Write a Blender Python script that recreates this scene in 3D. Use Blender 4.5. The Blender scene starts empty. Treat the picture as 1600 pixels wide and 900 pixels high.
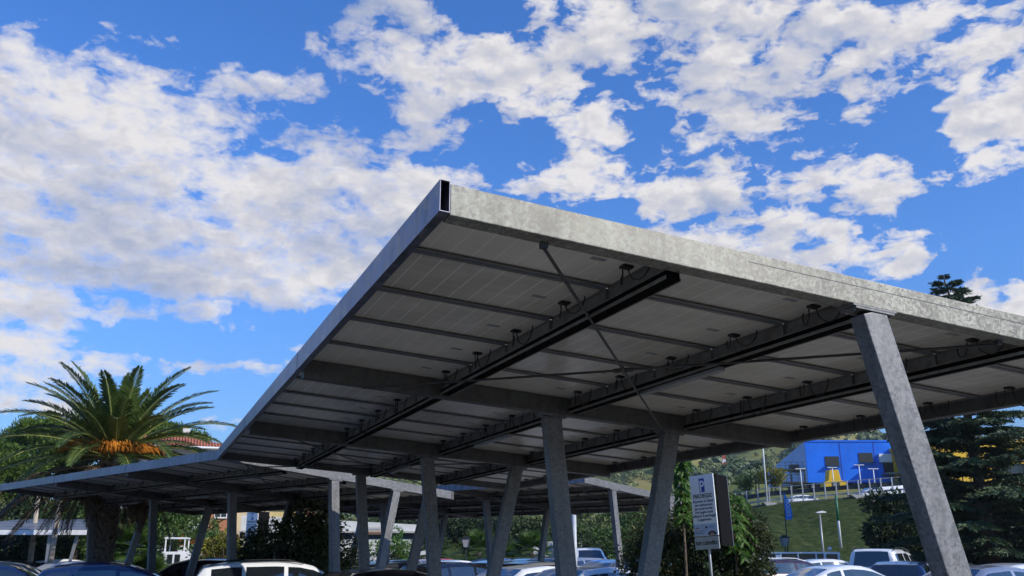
import bpy, bmesh, math, random
import numpy as np
from mathutils import Vector, Matrix
R = math.radians
random.seed(7)
rng = np.random.default_rng(11)
scn = bpy.context.scene
COL = scn.collection
EYE = 1.65
F = 1389.9
PITCH = 0.2906
CP, SP = math.cos(PITCH), math.sin(PITCH)

# ------------------------------------------------------------------ placing helpers
def zat(py, D):
    """height of the point seen at image row py at forward distance D"""
    k = (450 - py) / F
    return EYE + D * (k * CP + SP) / (CP - k * SP)
def xat(px, D, z=0.0):
    return (px - 800) / F * (D * CP + (z - EYE) * SP)
def at(px, py, D):
    z = zat(py, D)
    return Vector((xat(px, D, z), D, z))

# ------------------------------------------------------------------ object helpers
def tag(o, label=None, cat=None, group=None, kind=None):
    if label: o['label'] = label
    if cat: o['category'] = cat
    if group: o['group'] = group
    if kind: o['kind'] = kind
    return o
def empty(name, loc=(0, 0, 0), rz=0.0, label=None, cat=None, group=None):
    o = bpy.data.objects.new(name, None)
    o.empty_display_size = 0.3
    COL.objects.link(o)
    o.location = loc
    o.rotation_euler = (0, 0, rz)
    return tag(o, label, cat, group)
class MB:
    """collects verts and faces, builds ONE mesh object"""
    def __init__(s):
        s.v = []; s.f = []
    def add(s, vs, fs):
        n = len(s.v); s.v += [tuple(v) for v in vs]
        s.f += [tuple(i + n for i in f) for f in fs]
        return s
    def box(s, x0, x1, y0, y1, z0, z1, M=None):
        vs = [(x, y, z) for x in (x0, x1) for y in (y0, y1) for z in (z0, z1)]
        if M is not None: vs = [M @ Vector(v) for v in vs]
        return s.add(vs, [(0, 1, 3, 2), (4, 6, 7, 5), (0, 4, 5, 1), (2, 3, 7, 6), (0, 2, 6, 4), (1, 5, 7, 3)])
    def bar(s, a, b, w, h=None, up=(0, 0, 1), w2=None, h2=None):
        """box section bar from a to b; w across, h along up"""
        a = Vector(a); b = Vector(b); h = h or w
        w2 = w if w2 is None else w2; h2 = h if h2 is None else h2
        d = (b - a).normalized(); u = Vector(up)
        if abs(d.dot(u)) > .99: u = Vector((0, 1, 0))
        r = d.cross(u).normalized(); u = r.cross(d).normalized()
        vs = []
        for p, ww, hh in ((a, w, h), (b, w2, h2)):
            for i, j in ((-1, -1), (1, -1), (1, 1), (-1, 1)):
                vs.append(p + r * (i * ww / 2) + u * (j * hh / 2))
        return s.add(vs, [(3, 2, 1, 0), (4, 5, 6, 7), (0, 1, 5, 4), (1, 2, 6, 5), (2, 3, 7, 6), (3, 0, 4, 7)])
    def tube(s, pts, rad, n=8, cap=True):
        pts = [Vector(p) for p in pts]
        rads = rad if isinstance(rad, (list, tuple)) else [rad] * len(pts)
        rings = []
        prev = None
        vs = []
        for i, p in enumerate(pts):
            d = (pts[min(i + 1, len(pts) - 1)] - pts[max(i - 1, 0)]).normalized()
            if prev is None:
                t = Vector((0, 0, 1)) if abs(d.z) < .9 else Vector((1, 0, 0))
                r = d.cross(t).normalized()
            else:
                r = (prev - d * prev.dot(d)).normalized()
            prev = r
            u = d.cross(r)
            for k in range(n):
                a = 2 * math.pi * k / n
                vs.append(p + (r * math.cos(a) + u * math.sin(a)) * rads[i])
        fs = []
        for i in range(len(pts) - 1):
            for k in range(n):
                k2 = (k + 1) % n
                fs.append((i * n + k, i * n + k2, (i + 1) * n + k2, (i + 1) * n + k))
        if cap:
            fs.append(tuple(range(n))[::-1]); fs.append(tuple((len(pts) - 1) * n + k for k in range(n)))
        return s.add(vs, fs)
    def prism(s, poly, y0, y1):
        """poly in x,z extruded along y"""
        n = len(poly)
        vs = [(x, y0, z) for x, z in poly] + [(x, y1, z) for x, z in poly]
        fs = [tuple(range(n))[::-1], tuple(range(n, 2 * n))]
        for i in range(n):
            j = (i + 1) % n
            fs.append((i, j, n + j, n + i))
        return s.add(vs, fs)
    def mesh(s, name, mat, smooth=False, bevel=0, recalc=True):
        me = bpy.data.meshes.new(name)
        me.from_pydata(s.v, [], s.f)
        if recalc or bevel:
            bm = bmesh.new(); bm.from_mesh(me)
            bmesh.ops.recalc_face_normals(bm, faces=bm.faces)
            if bevel:
                bmesh.ops.bevel(bm, geom=bm.edges[:], offset=bevel, segments=2, affect='EDGES', profile=.6)
            bm.to_mesh(me); bm.free()
        if smooth: me.shade_smooth()
        me.materials.append(mat)
        return me
    def build(s, name, mat, parent=None, smooth=False, bevel=0, loc=None):
        me = s.mesh(name, mat, smooth, bevel)
        return link(name, me, parent, loc)
def link(name, me, parent=None, loc=None):
    o = bpy.data.objects.new(name, me)
    COL.objects.link(o)
    if parent: o.parent = parent
    if loc is not None: o.location = loc
    return o
def copy_tree(o, parent=None):
    c = o.copy(); COL.objects.link(c)
    if parent is not None: c.parent = parent
    for ch in list(o.children):
        copy_tree(ch, c)
    return c

# ------------------------------------------------------------------ materials
def newmat(name):
    m = bpy.data.materials.new(name); m.use_nodes = True
    nt = m.node_tree
    b = nt.nodes['Principled BSDF']
    return m, nt, b
def N(nt, t, **k):
    n = nt.nodes.new(t)
    for a, v in k.items():
        if a.startswith('i_'):
            n.inputs[a[2:].replace('_', ' ')].default_value = v
        else: setattr(n, a, v)
    return n
def ramp(nt, stops, interp='LINEAR'):
    n = nt.nodes.new('ShaderNodeValToRGB'); cr = n.color_ramp; cr.interpolation = interp
    while len(cr.elements) > 1: cr.elements.remove(cr.elements[-1])
    for i, (p, c) in enumerate(stops):
        e = cr.elements[0] if i == 0 else cr.elements.new(p)
        e.position = p; e.color = (c[0], c[1], c[2], 1) if len(c) == 3 else c
    return n
def plain(name, col, rough=.6, metal=0, var=.12, scale=6, bump=0, spec=.5, coat=0):
    m, nt, b = newmat(name)
    tc = N(nt, 'ShaderNodeTexCoord')
    no = N(nt, 'ShaderNodeTexNoise'); no.inputs['Scale'].default_value = scale; no.inputs['Detail'].default_value = 6
    nt.links.new(tc.outputs['Object'], no.inputs['Vector'])
    lo = [max(0, c * (1 - var)) for c in col]; hi = [min(1, c * (1 + var)) for c in col]
    r = ramp(nt, [(.3, lo), (.7, hi)])
    nt.links.new(no.outputs['Fac'], r.inputs['Fac']); nt.links.new(r.outputs['Color'], b.inputs['Base Color'])
    b.inputs['Roughness'].default_value = rough; b.inputs['Metallic'].default_value = metal
    b.inputs['Specular IOR Level'].default_value = spec
    b.inputs['Coat Weight'].default_value = coat
    if bump:
        bp = N(nt, 'ShaderNodeBump'); bp.inputs['Strength'].default_value = bump; bp.inputs['Distance'].default_value = .05
        nt.links.new(no.outputs['Fac'], bp.inputs['Height']); nt.links.new(bp.outputs['Normal'], b.inputs['Normal'])
    return m
def galv(name, base=.42, warm=0., scale=34, metal=.75, rough=.45, contrast=1.):
    m, nt, b = newmat(name)
    tc = N(nt, 'ShaderNodeTexCoord')
    wn = N(nt, 'ShaderNodeTexNoise'); wn.inputs['Scale'].default_value = 9; wn.inputs['Detail'].default_value = 4
    mixv = N(nt, 'ShaderNodeVectorMath', operation='MULTIPLY_ADD'); mixv.inputs[1].default_value = (.09, .09, .09)
    nt.links.new(tc.outputs['Object'], wn.inputs['Vector'])
    nt.links.new(wn.outputs['Color'], mixv.inputs[0]); nt.links.new(tc.outputs['Object'], mixv.inputs[2])
    cols = []
    for sc in (scale, scale * 2.6):
        v = N(nt, 'ShaderNodeTexVoronoi'); v.inputs['Scale'].default_value = sc; v.feature = 'F1'; v.distance = 'MINKOWSKI'
        v.inputs['Exponent'].default_value = 1.2
        nt.links.new(mixv.outputs[0], v.inputs['Vector'])
        sp = N(nt, 'ShaderNodeSeparateColor'); nt.links.new(v.outputs['Color'], sp.inputs[0]); cols.append(sp)
    a = N(nt, 'ShaderNodeMath', operation='MULTIPLY_ADD'); a.inputs[1].default_value = .62
    nt.links.new(cols[0].outputs[0], a.inputs[0])
    a2 = N(nt, 'ShaderNodeMath', operation='MULTIPLY'); a2.inputs[1].default_value = .38
    nt.links.new(cols[1].outputs[1], a2.inputs[0]); nt.links.new(a2.outputs[0], a.inputs[2])
    big = N(nt, 'ShaderNodeTexNoise'); big.inputs['Scale'].default_value = 1.3; big.inputs['Detail'].default_value = 3
    nt.links.new(tc.outputs['Object'], big.inputs['Vector'])
    f = N(nt, 'ShaderNodeMath', operation='MULTIPLY_ADD'); f.inputs[1].default_value = .55; 
    sb = N(nt, 'ShaderNodeMath', operation='MULTIPLY_ADD'); sb.inputs[1].default_value = .8; sb.inputs[2].default_value = -.18
    nt.links.new(big.outputs['Fac'], f.inputs[0]); nt.links.new(a.outputs[0], sb.inputs[0]); nt.links.new(sb.outputs[0], f.inputs[2])
    w = warm; lo, mi, hi = base * (1 - .42 * contrast), base, min(.9, base * (1 + .55 * contrast))
    r = ramp(nt, [(.22, (lo, lo * (1 - w * .5), lo * (1 - w))), (.5, (mi, mi, mi * (1 - w))), (.80, (hi, hi, hi * (1 - w * .8)))])
    nt.links.new(f.outputs[0], r.inputs['Fac'])
    # run-off streaks and faint rust bloom
    sv = N(nt, 'ShaderNodeVectorMath', operation='MULTIPLY'); sv.inputs[1].default_value = (11, 11, 1.3); nt.links.new(tc.outputs['Object'], sv.inputs[0])
    sn = N(nt, 'ShaderNodeTexNoise'); sn.inputs['Scale'].default_value = 1; sn.inputs['Detail'].default_value = 5; nt.links.new(sv.outputs[0], sn.inputs['Vector'])
    sr = ramp(nt, [(.3, (.72, .72, .72)), (.55, (1, 1, 1)), (.72, (1.0, 1.0, 1.0))]); nt.links.new(sn.outputs['Fac'], sr.inputs['Fac'])
    m1_ = N(nt, 'ShaderNodeMix', data_type='RGBA', blend_type='MULTIPLY'); m1_.inputs[0].default_value = .8
    nt.links.new(r.outputs['Color'], m1_.inputs[6]); nt.links.new(sr.outputs['Color'], m1_.inputs[7])
    rn = N(nt, 'ShaderNodeTexNoise'); rn.inputs['Scale'].default_value = 3.1; rn.inputs['Detail'].default_value = 7; nt.links.new(tc.outputs['Object'], rn.inputs['Vector'])
    rm_ = N(nt, 'ShaderNodeMapRange'); rm_.inputs['From Min'].default_value = .60; rm_.inputs['From Max'].default_value = .80; rm_.inputs['To Max'].default_value = .45; nt.links.new(rn.outputs['Fac'], rm_.inputs['Value'])
    m2_ = N(nt, 'ShaderNodeMix', data_type='RGBA'); nt.links.new(rm_.outputs[0], m2_.inputs[0]); nt.links.new(m1_.outputs[2], m2_.inputs[6]); m2_.inputs[7].default_value = (base * .95, base * .72, base * .48, 1)
    nt.links.new(m2_.outputs[2], b.inputs['Base Color'])
    rr = N(nt, 'ShaderNodeMapRange'); rr.inputs['To Min'].default_value = rough - .1; rr.inputs['To Max'].default_value = rough + .15
    nt.links.new(a.outputs[0], rr.inputs['Value']); nt.links.new(rr.outputs[0], b.inputs['Roughness'])
    b.inputs['Metallic'].default_value = metal
    return m
def paint(name, col, rough=.22, metal=0.):
    m = plain(name, col, rough, metal, var=.05, scale=3, coat=.8)
    return m
def leafmat(name, stops, trans=.25, rough=.55):
    m, nt, b = newmat(name)
    g = N(nt, 'ShaderNodeNewGeometry')
    tc = N(nt, 'ShaderNodeTexCoord')
    no = N(nt, 'ShaderNodeTexNoise'); no.inputs['Scale'].default_value = .9; no.inputs['Detail'].default_value = 3
    nt.links.new(tc.outputs['Object'], no.inputs['Vector'])
    mx = N(nt, 'ShaderNodeMath', operation='MULTIPLY_ADD'); mx.inputs[1].default_value = .5
    nt.links.new(g.outputs['Random Per Island'], mx.inputs[0])
    m2 = N(nt, 'ShaderNodeMath', operation='MULTIPLY_ADD'); m2.inputs[1].default_value = 1.1; m2.inputs[2].default_value = -.3
    nt.links.new(no.outputs['Fac'], m2.inputs[0]); nt.links.new(m2.outputs[0], mx.inputs[2])
    r = ramp(nt, stops); nt.links.new(mx.outputs[0], r.inputs['Fac'])
    nt.links.new(r.outputs['Color'], b.inputs['Base Color'])
    b.inputs['Roughness'].default_value = rough; b.inputs['Specular IOR Level'].default_value = .35
    tr = N(nt, 'ShaderNodeBsdfTranslucent'); nt.links.new(r.outputs['Color'], tr.inputs['Color'])
    ms = N(nt, 'ShaderNodeMixShader'); ms.inputs[0].default_value = trans
    out = nt.nodes['Material Output']
    nt.links.new(b.outputs[0], ms.inputs[1]); nt.links.new(tr.outputs[0], ms.inputs[2]); nt.links.new(ms.outputs[0], out.inputs['Surface'])
    return m

M = {}
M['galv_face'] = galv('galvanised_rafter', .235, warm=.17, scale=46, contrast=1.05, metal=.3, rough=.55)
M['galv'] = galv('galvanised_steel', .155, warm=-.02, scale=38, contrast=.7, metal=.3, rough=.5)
M['galv_fascia'] = galv('galvanised_fascia', .18, warm=-.28, scale=10, metal=.85, rough=.42, contrast=.8)  # blue skylight on this shaded side is tinted into the steel colour
M['galv_shaded'] = galv('galvanised_shaded', .095, warm=.08, scale=14, metal=.4, rough=.55, contrast=.4)  # darker copy of the steel, shade under the roof put into its colour
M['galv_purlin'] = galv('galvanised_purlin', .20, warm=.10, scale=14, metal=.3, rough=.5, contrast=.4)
M['rod'] = plain('dark_rod', (.07, .07, .07), .5, .6)
M['black'] = plain('black_plastic', (.012, .012, .012), .5)
M['chan_shade'] = plain('black_channel_shade', (.006, .006, .006), .95, spec=.03)  # near-black colour for the shade inside the purlin channels
M['rubber'] = plain('rubber', (.018, .018, .018), .8)
M['alu'] = plain('aluminium_frame', (.17, .165, .155), .5, .3, var=.15)
M['paneltop'] = plain('panel_glass_top', (.02, .03, .06), .12, 0, spec=.7)
M['white_metal'] = plain('white_metal', (.72, .73, .74), .4)
M['grey_metal'] = plain('grey_metal', (.3, .31, .32), .45, .5)
M['dark_metal'] = plain('dark_metal', (.03, .035, .035), .45, .4)
M['concrete'] = plain('concrete', (.34, .33, .31), .85, bump=.3, scale=2)
M['bark'] = plain('bark', (.10, .075, .05), .9, var=.5, scale=14, bump=1)
M['steel_rim'] = plain('wheel_rim', (.45, .45, .46), .3, .8)
# panel backsheet: grey sheet with paler cell gaps
def backsheet():
    m, nt, b = newmat('panel_backsheet')
    tc = N(nt, 'ShaderNodeTexCoord'); sx = N(nt, 'ShaderNodeSeparateXYZ'); nt.links.new(tc.outputs['Object'], sx.inputs[0])
    outs = []
    for ax, pitch, off in ((0, .157, .0), (1, .157, .0)):
        a = N(nt, 'ShaderNodeMath', operation='MULTIPLY_ADD'); a.inputs[1].default_value = 1 / pitch; a.inputs[2].default_value = off
        nt.links.new(sx.outputs[ax], a.inputs[0])
        fr = N(nt, 'ShaderNodeMath', operation='FRACT'); nt.links.new(a.outputs[0], fr.inputs[0])
        pp = N(nt, 'ShaderNodeMath', operation='SUBTRACT'); pp.inputs[1].default_value = .5; nt.links.new(fr.outputs[0], pp.inputs[0])
        ab = N(nt, 'ShaderNodeMath', operation='ABSOLUTE'); nt.links.new(pp.outputs[0], ab.inputs[0])
        g = N(nt, 'ShaderNodeMath', operation='GREATER_THAN'); g.inputs[1].default_value = .474 if ax == 0 else .482
        nt.links.new(ab.outputs[0], g.inputs[0]); outs.append(g)
    mx = N(nt, 'ShaderNodeMath', operation='MAXIMUM'); nt.links.new(outs[0].outputs[0], mx.inputs[0])
    hs = N(nt, 'ShaderNodeMath', operation='MULTIPLY'); hs.inputs[1].default_value = .55
    nt.links.new(outs[1].outputs[0], hs.inputs[0]); nt.links.new(hs.outputs[0], mx.inputs[1])
    no = N(nt, 'ShaderNodeTexNoise'); no.inputs['Scale'].default_value = 2.2; no.inputs['Detail'].default_value = 8
    nt.links.new(tc.outputs['Object'], no.inputs['Vector'])
    oi = N(nt, 'ShaderNodeObjectInfo')
    ad = N(nt, 'ShaderNodeMath', operation='MULTIPLY_ADD'); ad.inputs[1].default_value = .5
    nt.links.new(oi.outputs['Random'], ad.inputs[0]); nt.links.new(no.outputs['Fac'], ad.inputs[2])
    r = ramp(nt, [(.25, (.36, .335, .28)), (.6, (.52, .495, .43)), (1.0, (.68, .65, .57))]); nt.links.new(ad.outputs[0], r.inputs['Fac'])
    mc = N(nt, 'ShaderNodeMix', data_type='RGBA'); nt.links.new(mx.outputs[0], mc.inputs[0])
    nt.links.new(r.outputs['Color'], mc.inputs[6]); mc.inputs[7].default_value = (.82, .80, .75, 1)
    nt.links.new(mc.outputs[2], b.inputs['Base Color'])
    b.inputs['Roughness'].default_value = .32
    return m
M['backsheet'] = backsheet()

# ------------------------------------------------------------------ solar carport
TAN = math.tan(R(4.19))
SLOPE = 1.5993
HTOP = 2.080 + EYE
def ztop(s, tan=TAN): return HTOP - s * tan
_panel = {}
def panel_parts():
    """panel meshes in local coords: x 0..1.6 down the slope, y 0..1"""
    if _panel: return _panel
    L, Wd, t = 1.575, .975, .04
    b = MB().box(.012, L - .012, .012, Wd - .012, .016, .032)
    _panel['back'] = b.mesh('solar_panel', M['backsheet'])
    f = MB()
    f.box(0, L, 0, .012, 0, t).box(0, L, Wd - .012, Wd, 0, t).box(0, .012, .012, Wd - .012, 0, t).box(L - .012, L, .012, Wd - .012, 0, t)
    f.box(.012, L - .012, .012, .046, 0, .003).box(.012, L - .012, Wd - .046, Wd - .012, 0, .003)
    _panel['frame'] = f.mesh('frame', M['alu'])
    _panel['glass'] = MB().box(.012, L - .012, .012, Wd - .012, .0322, .0345).mesh('glass', M['paneltop'])
    _panel['box'] = MB().box(1.42, 1.50, .475, .545, -.004, .0155).mesh('junction_box', M['black'], bevel=.004)
    _panel['tag'] = MB().box(1.18, 1.29, .47, .52, .0125, .0155).mesh('rating_label', M['grey_metal'])
    cb = MB()
    for y0, sgn, rad in ((.47, -1, .13), (.55, 1, .10)):
        pts = []
        for k in range(13):
            a = math.pi * (k / 12.0) * 1.15
            pts.append((1.47 - .02 * math.cos(a) + .035 * k / 12, y0 + sgn * rad * (1 - math.cos(a)) * .75, -.005 - rad * 1.25 * math.sin(a) * (1 if a < math.pi else .3)))
        cb.tube(pts, .006, 5)
    _panel['cable'] = cb.mesh('cable', M['black'], smooth=True)
    return _panel
def carport(corner, az, label, bays=3, legs=None, tan=TAN, group='solar carports over the parking rows', braces=(0, 2), detail=True,
            width_n=4, bl=5.0, npan=15, htop=HTOP, near_mat='galv_face', legspan=((2.95, 3.25), (4.58, 3.85))):
    root = empty('solar_carport', (corner[0], corner[1], 0), az, label, 'carport', group)
    W = width_n * SLOPE
    zt = lambda s: htop - s * tan
    L = bays * bl; pitch = L / npan
    ang = math.atan(tan)
    def sl(x0, x1, y0, y1, d0, d1, mb):
        """sloped box between depths d0<d1 under the top plane"""
        vs = [(x, y, zt(x) - d) for x in (x0, x1) for y in (y0, y1) for d in (d1, d0)]
        mb.add(vs, [(0, 1, 3, 2), (4, 6, 7, 5), (0, 4, 5, 1), (2, 3, 7, 6), (0, 2, 6, 4), (1, 5, 7, 3)])
        return mb
    # rafters
    for k in range(bays + 1):
        y = bl * k
        end = k in (0, bays)
        y0 = y if k == 0 else (y - .14 if k == bays else y - .07)
        mb = MB()
        if end: sl(.012, W, y0, y0 + .14, 0.0, .195, mb)
        else: sl(.012, W, y0, y0 + .14, .075, .27, mb)
        rf = mb.build('rafter', M[near_mat] if k == 0 else M['galv_shaded'], root, bevel=.006)
        if k == 0 and bl == 5.0:
            ws_ = sl(2.1, W - .02, y0 - .003, y0, .062, .066, MB()); ws_.build('weld_seam', M['galv'], rf)
        yc = y0 + .07
        dep = .195 if end else .27
        for i, (st, sb) in enumerate(legspan if not (legs and k in legs) else legs[k]):
            zt_ = zt(st) - dep - .03
            c = MB()
            a = Vector((sb, yc, 0.02)); b_ = Vector((st, yc, zt_))
            # front face width .21 in the rafter plane, .14 across
            c.bar(a, b_, .14, .21, up=(1, 0, 0))
            lg = c.build('column', M['galv'], root, bevel=.008)
            pl = MB()
            sl(st - .19, st + .19, yc - .08, yc + .08, dep + .002, dep + .016, pl)
            sl(st - .17, st + .17, yc - .08, yc + .08, dep + .019, dep + .033, pl)
            for bx in (-.155, .155):
                for by in (-.045, .045):
                    pl.tube([(st + bx, yc + by, zt(st + bx) - dep - .045), (st + bx, yc + by, zt(st + bx) - dep + .0)], .011, 6)
            ppl = pl.build('end_plate', M['galv'], root)
            MB().box(sb - .22, sb + .22, yc - .16, yc + .16, 0.0, .02).build('base_plate', M['galv'], root)
    # outer fascia tube, open at its ends
    fm = MB()
    t = .004
    o = .002
    sl(-.062, -.062 + t, -.03, L + .02, -o, .195, fm)
    sl(-t, 0, -.03, L + .02, -o, .195, fm)
    sl(-.062 + t, -t, -.03, L + .02, -o, -o + t, fm)
    sl(-.062 + t, -t, -.03, L + .02, .195 - t, .195, fm)
    fa_ = fm.build('fascia', M['galv_fascia'], root)
    for k in range(1, bays):
        sl(-.0655, -.0622, k * bl - .045, k * bl + .045, .004, .19, MB()).build('splice_plate', M['galv_fascia'], fa_)
    # low edge beam
    eb = sl(W + .003, W + .1, 0, L, .0, .2, MB())
    eb.build('edge_beam', M['galv_shaded'], root, bevel=.004)
    # purlins, one per bay, with their cleats
    for k in range(1, width_n):
        x = k * SLOPE
        for b in range(bays):
            pm = MB()
            y0, y1 = b * bl + (.145 if b == 0 else .075), (b + 1) * bl - (.145 if b == bays - 1 else .075)
            # upright web, and below it a channel open downwards with inturned lips
            sl(x - .022, x + .022, y0, y1, .078, .176, pm)
            sl(x - .052, x + .052, y0, y1, .172, .186, pm)
            sl(x - .060, x - .0525, y0, y1, .224, .247, pm)
            sl(x + .0525, x + .060, y0, y1, .224, .247, pm)
            for j in range(1, npan // bays):
                yy = b * bl + j * pitch
                sl(x - .05, x - .022, yy - .012, yy + .012, .078, .176, pm)
            pu = pm.build('purlin', M['galv_purlin'], root)
            sl(x - .052, x + .052, y0 + .003, y1 - .003, .187, .241, MB()).build('channel_shade', M['chan_shade'], pu)  # black fill added in place of the shade inside the open channel
    # tube lamp under the middle purlin
    for b in range(bays):
        x = 2 * SLOPE
        lm = sl(x - .03, x + .03, b * bl + 1.9, b * bl + 3.3, .247, .285, MB())
        l_ = lm.build('tube_lamp', M['grey_metal'], root, bevel=.004)
    # tie rods
    for b in braces:
        if b >= bays: continue
        for (s0, s1) in ((.66, 4.45), (4.45, .66)):
            p0 = Vector((s0, b * bl + .12, zt(s0) - .225)); p1 = Vector((s1, (b + 1) * bl - .05, zt(s1) - .29))
            rm = MB().tube([p0, p1], .012, 8)
            mid = p0.lerp(p1, .5); d = (p1 - p0).normalized()
            rm.tube([mid - d * .11, mid - d * .09, mid + d * .09, mid + d * .11], [.012, .022, .022, .012], 8)
            rm.box(p0.x - .022, p0.x + .022, p0.y - .02, p0.y + .02, p0.z - .005, p0.z + .03)
            rm.build('tie_rod', M['rod'], root, smooth=False)
    # panels
    P = panel_parts()
    for i in range(width_n):
        for j in range(npan):
            xx = i * SLOPE + .013; yy = j * (pitch - .0015) + .012
            pn = link('solar_panel', P['back'], root, (xx, yy, zt(xx) - .0755))
            pn.rotation_euler = (0, ang, 0)
            link('frame', P['frame'], pn); link('glass', P['glass'], pn)
            if detail:
                link('junction_box', P['box'], pn); cb_ = link('cable', P['cable'], pn)
                cb_.scale = (1, random.uniform(.85, 1.12), random.uniform(.6, 1.25)); cb_.location.y = .5 * (1 - cb_.scale.y)
                if i < 3: link('rating_label', P['tag'], pn)
    return root
AZ1 = R(22.278)
C1 = Vector((-.370, 4.815)); B1 = Vector((-math.sin(AZ1), math.cos(AZ1)))
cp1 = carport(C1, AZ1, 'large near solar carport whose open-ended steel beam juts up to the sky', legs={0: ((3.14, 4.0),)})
AZ2 = R(45.6)
c2 = C1 + B1 * 15.0 + Vector((.02, .06))
cp2 = carport(c2, AZ2, 'second solar carport meeting the near one and running left to the date palm', bays=3, bl=4.68, npan=15, near_mat='galv', tan=math.tan(R(4.8)), legspan=((2.85, 3.1), (4.65, 4.0)), braces=(0,))
AZ3 = R(49)
c3 = Vector((1.98, 25.04))
cp3 = carport(c3, AZ3, 'third solar carport, its sunlit rafter ending behind the parking sign', bays=3, near_mat='galv', legspan=((1.45, 1.9), (4.6, 3.9)), braces=(0,))
AZ4 = R(30)
# ------------------------------------------------------------------ ground and terrain
def lerp_tab(x, tab):
    if x <= tab[0][0]: return tab[0][1]
    for (a, b), (c, d) in zip(tab, tab[1:]):
        if x <= c: return b + (d - b) * (x - a) / (c - a)
    return tab[-1][1]
def groundmat():
    m, nt, b = newmat('asphalt')
    tc = N(nt, 'ShaderNodeTexCoord')
    n1 = N(nt, 'ShaderNodeTexNoise'); n1.inputs['Scale'].default_value = .35; n1.inputs['Detail'].default_value = 5
    n2 = N(nt, 'ShaderNodeTexNoise'); n2.inputs['Scale'].default_value = 60; n2.inputs['Detail'].default_value = 3
    nt.links.new(tc.outputs['Object'], n1.inputs['Vector']); nt.links.new(tc.outputs['Object'], n2.inputs['Vector'])
    mx = N(nt, 'ShaderNodeMath', operation='MULTIPLY_ADD'); mx.inputs[1].default_value = .5
    nt.links.new(n2.outputs['Fac'], mx.inputs[0]); 
    hf = N(nt, 'ShaderNodeMath', operation='MULTIPLY'); hf.inputs[1].default_value = .5; nt.links.new(n1.outputs['Fac'], hf.inputs[0]); nt.links.new(hf.outputs[0], mx.inputs[2])
    r = ramp(nt, [(.3, (.115, .107, .09)), (.7, (.19, .175, .145))]); nt.links.new(mx.outputs[0], r.inputs['Fac'])
    nt.links.new(r.outputs['Color'], b.inputs['Base Color']); b.inputs['Roughness'].default_value = .9
    bp = N(nt, 'ShaderNodeBump'); bp.inputs['Distance'].default_value = .01; nt.links.new(n2.outputs['Fac'], bp.inputs['Height']); nt.links.new(bp.outputs[0], b.inputs['Normal'])
    return m
M['asphalt'] = groundmat()
def grassmat(name, stops, sc):
    m, nt, b = newmat(name)
    tc = N(nt, 'ShaderNodeTexCoord')
    n1 = N(nt, 'ShaderNodeTexNoise'); n1.inputs['Scale'].default_value = sc; n1.inputs['Detail'].default_value = 9; n1.inputs['Roughness'].default_value = .65
    nt.links.new(tc.outputs['Object'], n1.inputs['Vector'])
    r = ramp(nt, stops); nt.links.new(n1.outputs['Fac'], r.inputs['Fac']); nt.links.new(r.outputs['Color'], b.inputs['Base Color'])
    b.inputs['Roughness'].default_value = .95; b.inputs['Specular IOR Level'].default_value = .1
    bp = N(nt, 'ShaderNodeBump'); bp.inputs['Distance'].default_value = .25; bp.inputs['Strength'].default_value = .7; nt.links.new(n1.outputs['Fac'], bp.inputs['Height']); nt.links.new(bp.outputs[0], b.inputs['Normal'])
    return m
M['lawn'] = grassmat('embankment_grass', [(.28, (.008, .016, .004)), (.42, (.024, .040, .009)), (.52, (.038, .056, .013)), (.62, (.06, .074, .02)), (.74, (.10, .095, .035))], 1.6)
M['hillgrass'] = grassmat('hill_grass', [(.3, (.07, .10, .03)), (.47, (.13, .15, .045)), (.58, (.24, .21, .075)), (.72, (.36, .22, .08))], .012)
M['road'] = plain('road_asphalt', (.07, .07, .07), .9)
g = MB(); g.add([(-3000, -3000, 0), (3000, -3000, 0), (3000, 4000, 0), (-3000, 4000, 0)], [(0, 1, 2, 3)])
tag(g.build('ground', M['asphalt']), kind='structure')

def grid_mesh(name, fn, us, vs_, mat):
    mb = MB(); nu, nv = len(us), len(vs_)
    mb.add([fn(u, v) for v in vs_ for u in us], [(j * nu + i, j * nu + i + 1, (j + 1) * nu + i + 1, (j + 1) * nu + i) for j in range(nv - 1) for i in range(nu - 1)])
    me = mb.mesh(name, mat, smooth=True); return me
# the embankment below the upper road: crest row as seen in the photograph, by picture column
CREST = [(560, 812, 112), (700, 810, 108), (830, 807, 104), (1000, 806, 97), (1150, 796, 90), (1200, 788, 88), (1300, 780, 86), (1350, 776, 85), (1420, 771, 84), (1600, 766, 84), (2100, 762, 84)]
def crest(px):
    D = lerp_tab(px, [(a, c) for a, b, c in CREST]); py = lerp_tab(px, [(a, b) for a, b, c in CREST])
    return at(px, py, D)
def emb(u, v):
    c = crest(u); toe = Vector((xat(u, 60), 60, -.05))
    t = v; s = t * t * (3 - 2 * t) * .35 + t * .65
    p = toe.lerp(c, t); p.z = toe.z + (c.z - toe.z) * s
    p.z += (.22 * math.sin(p.x * .31 + p.y * .2) + .12 * math.sin(p.x * .9 + 2)) * math.sin(math.pi * t)
    return p
us = [400 + i * 14 for i in range(122)]
tag(link('embankment', grid_mesh('embankment', emb, us, [i / 24 for i in range(25)], M['lawn'])), kind='structure')
tag(link('upper_road', grid_mesh('upper_road', lambda u, v: crest(u) + Vector((0, .02 + 8 * v, .02)), us, [0, 1], M['road'])), kind='structure')
RIDGE = [(-3000, 800), (0, 790), (500, 752), (700, 730), (900, 712), (1050, 700), (1120, 704), (1190, 697), (1250, 689), (1330, 685), (1400, 684), (1500, 690), (1700, 700), (2600, 740)]
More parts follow.
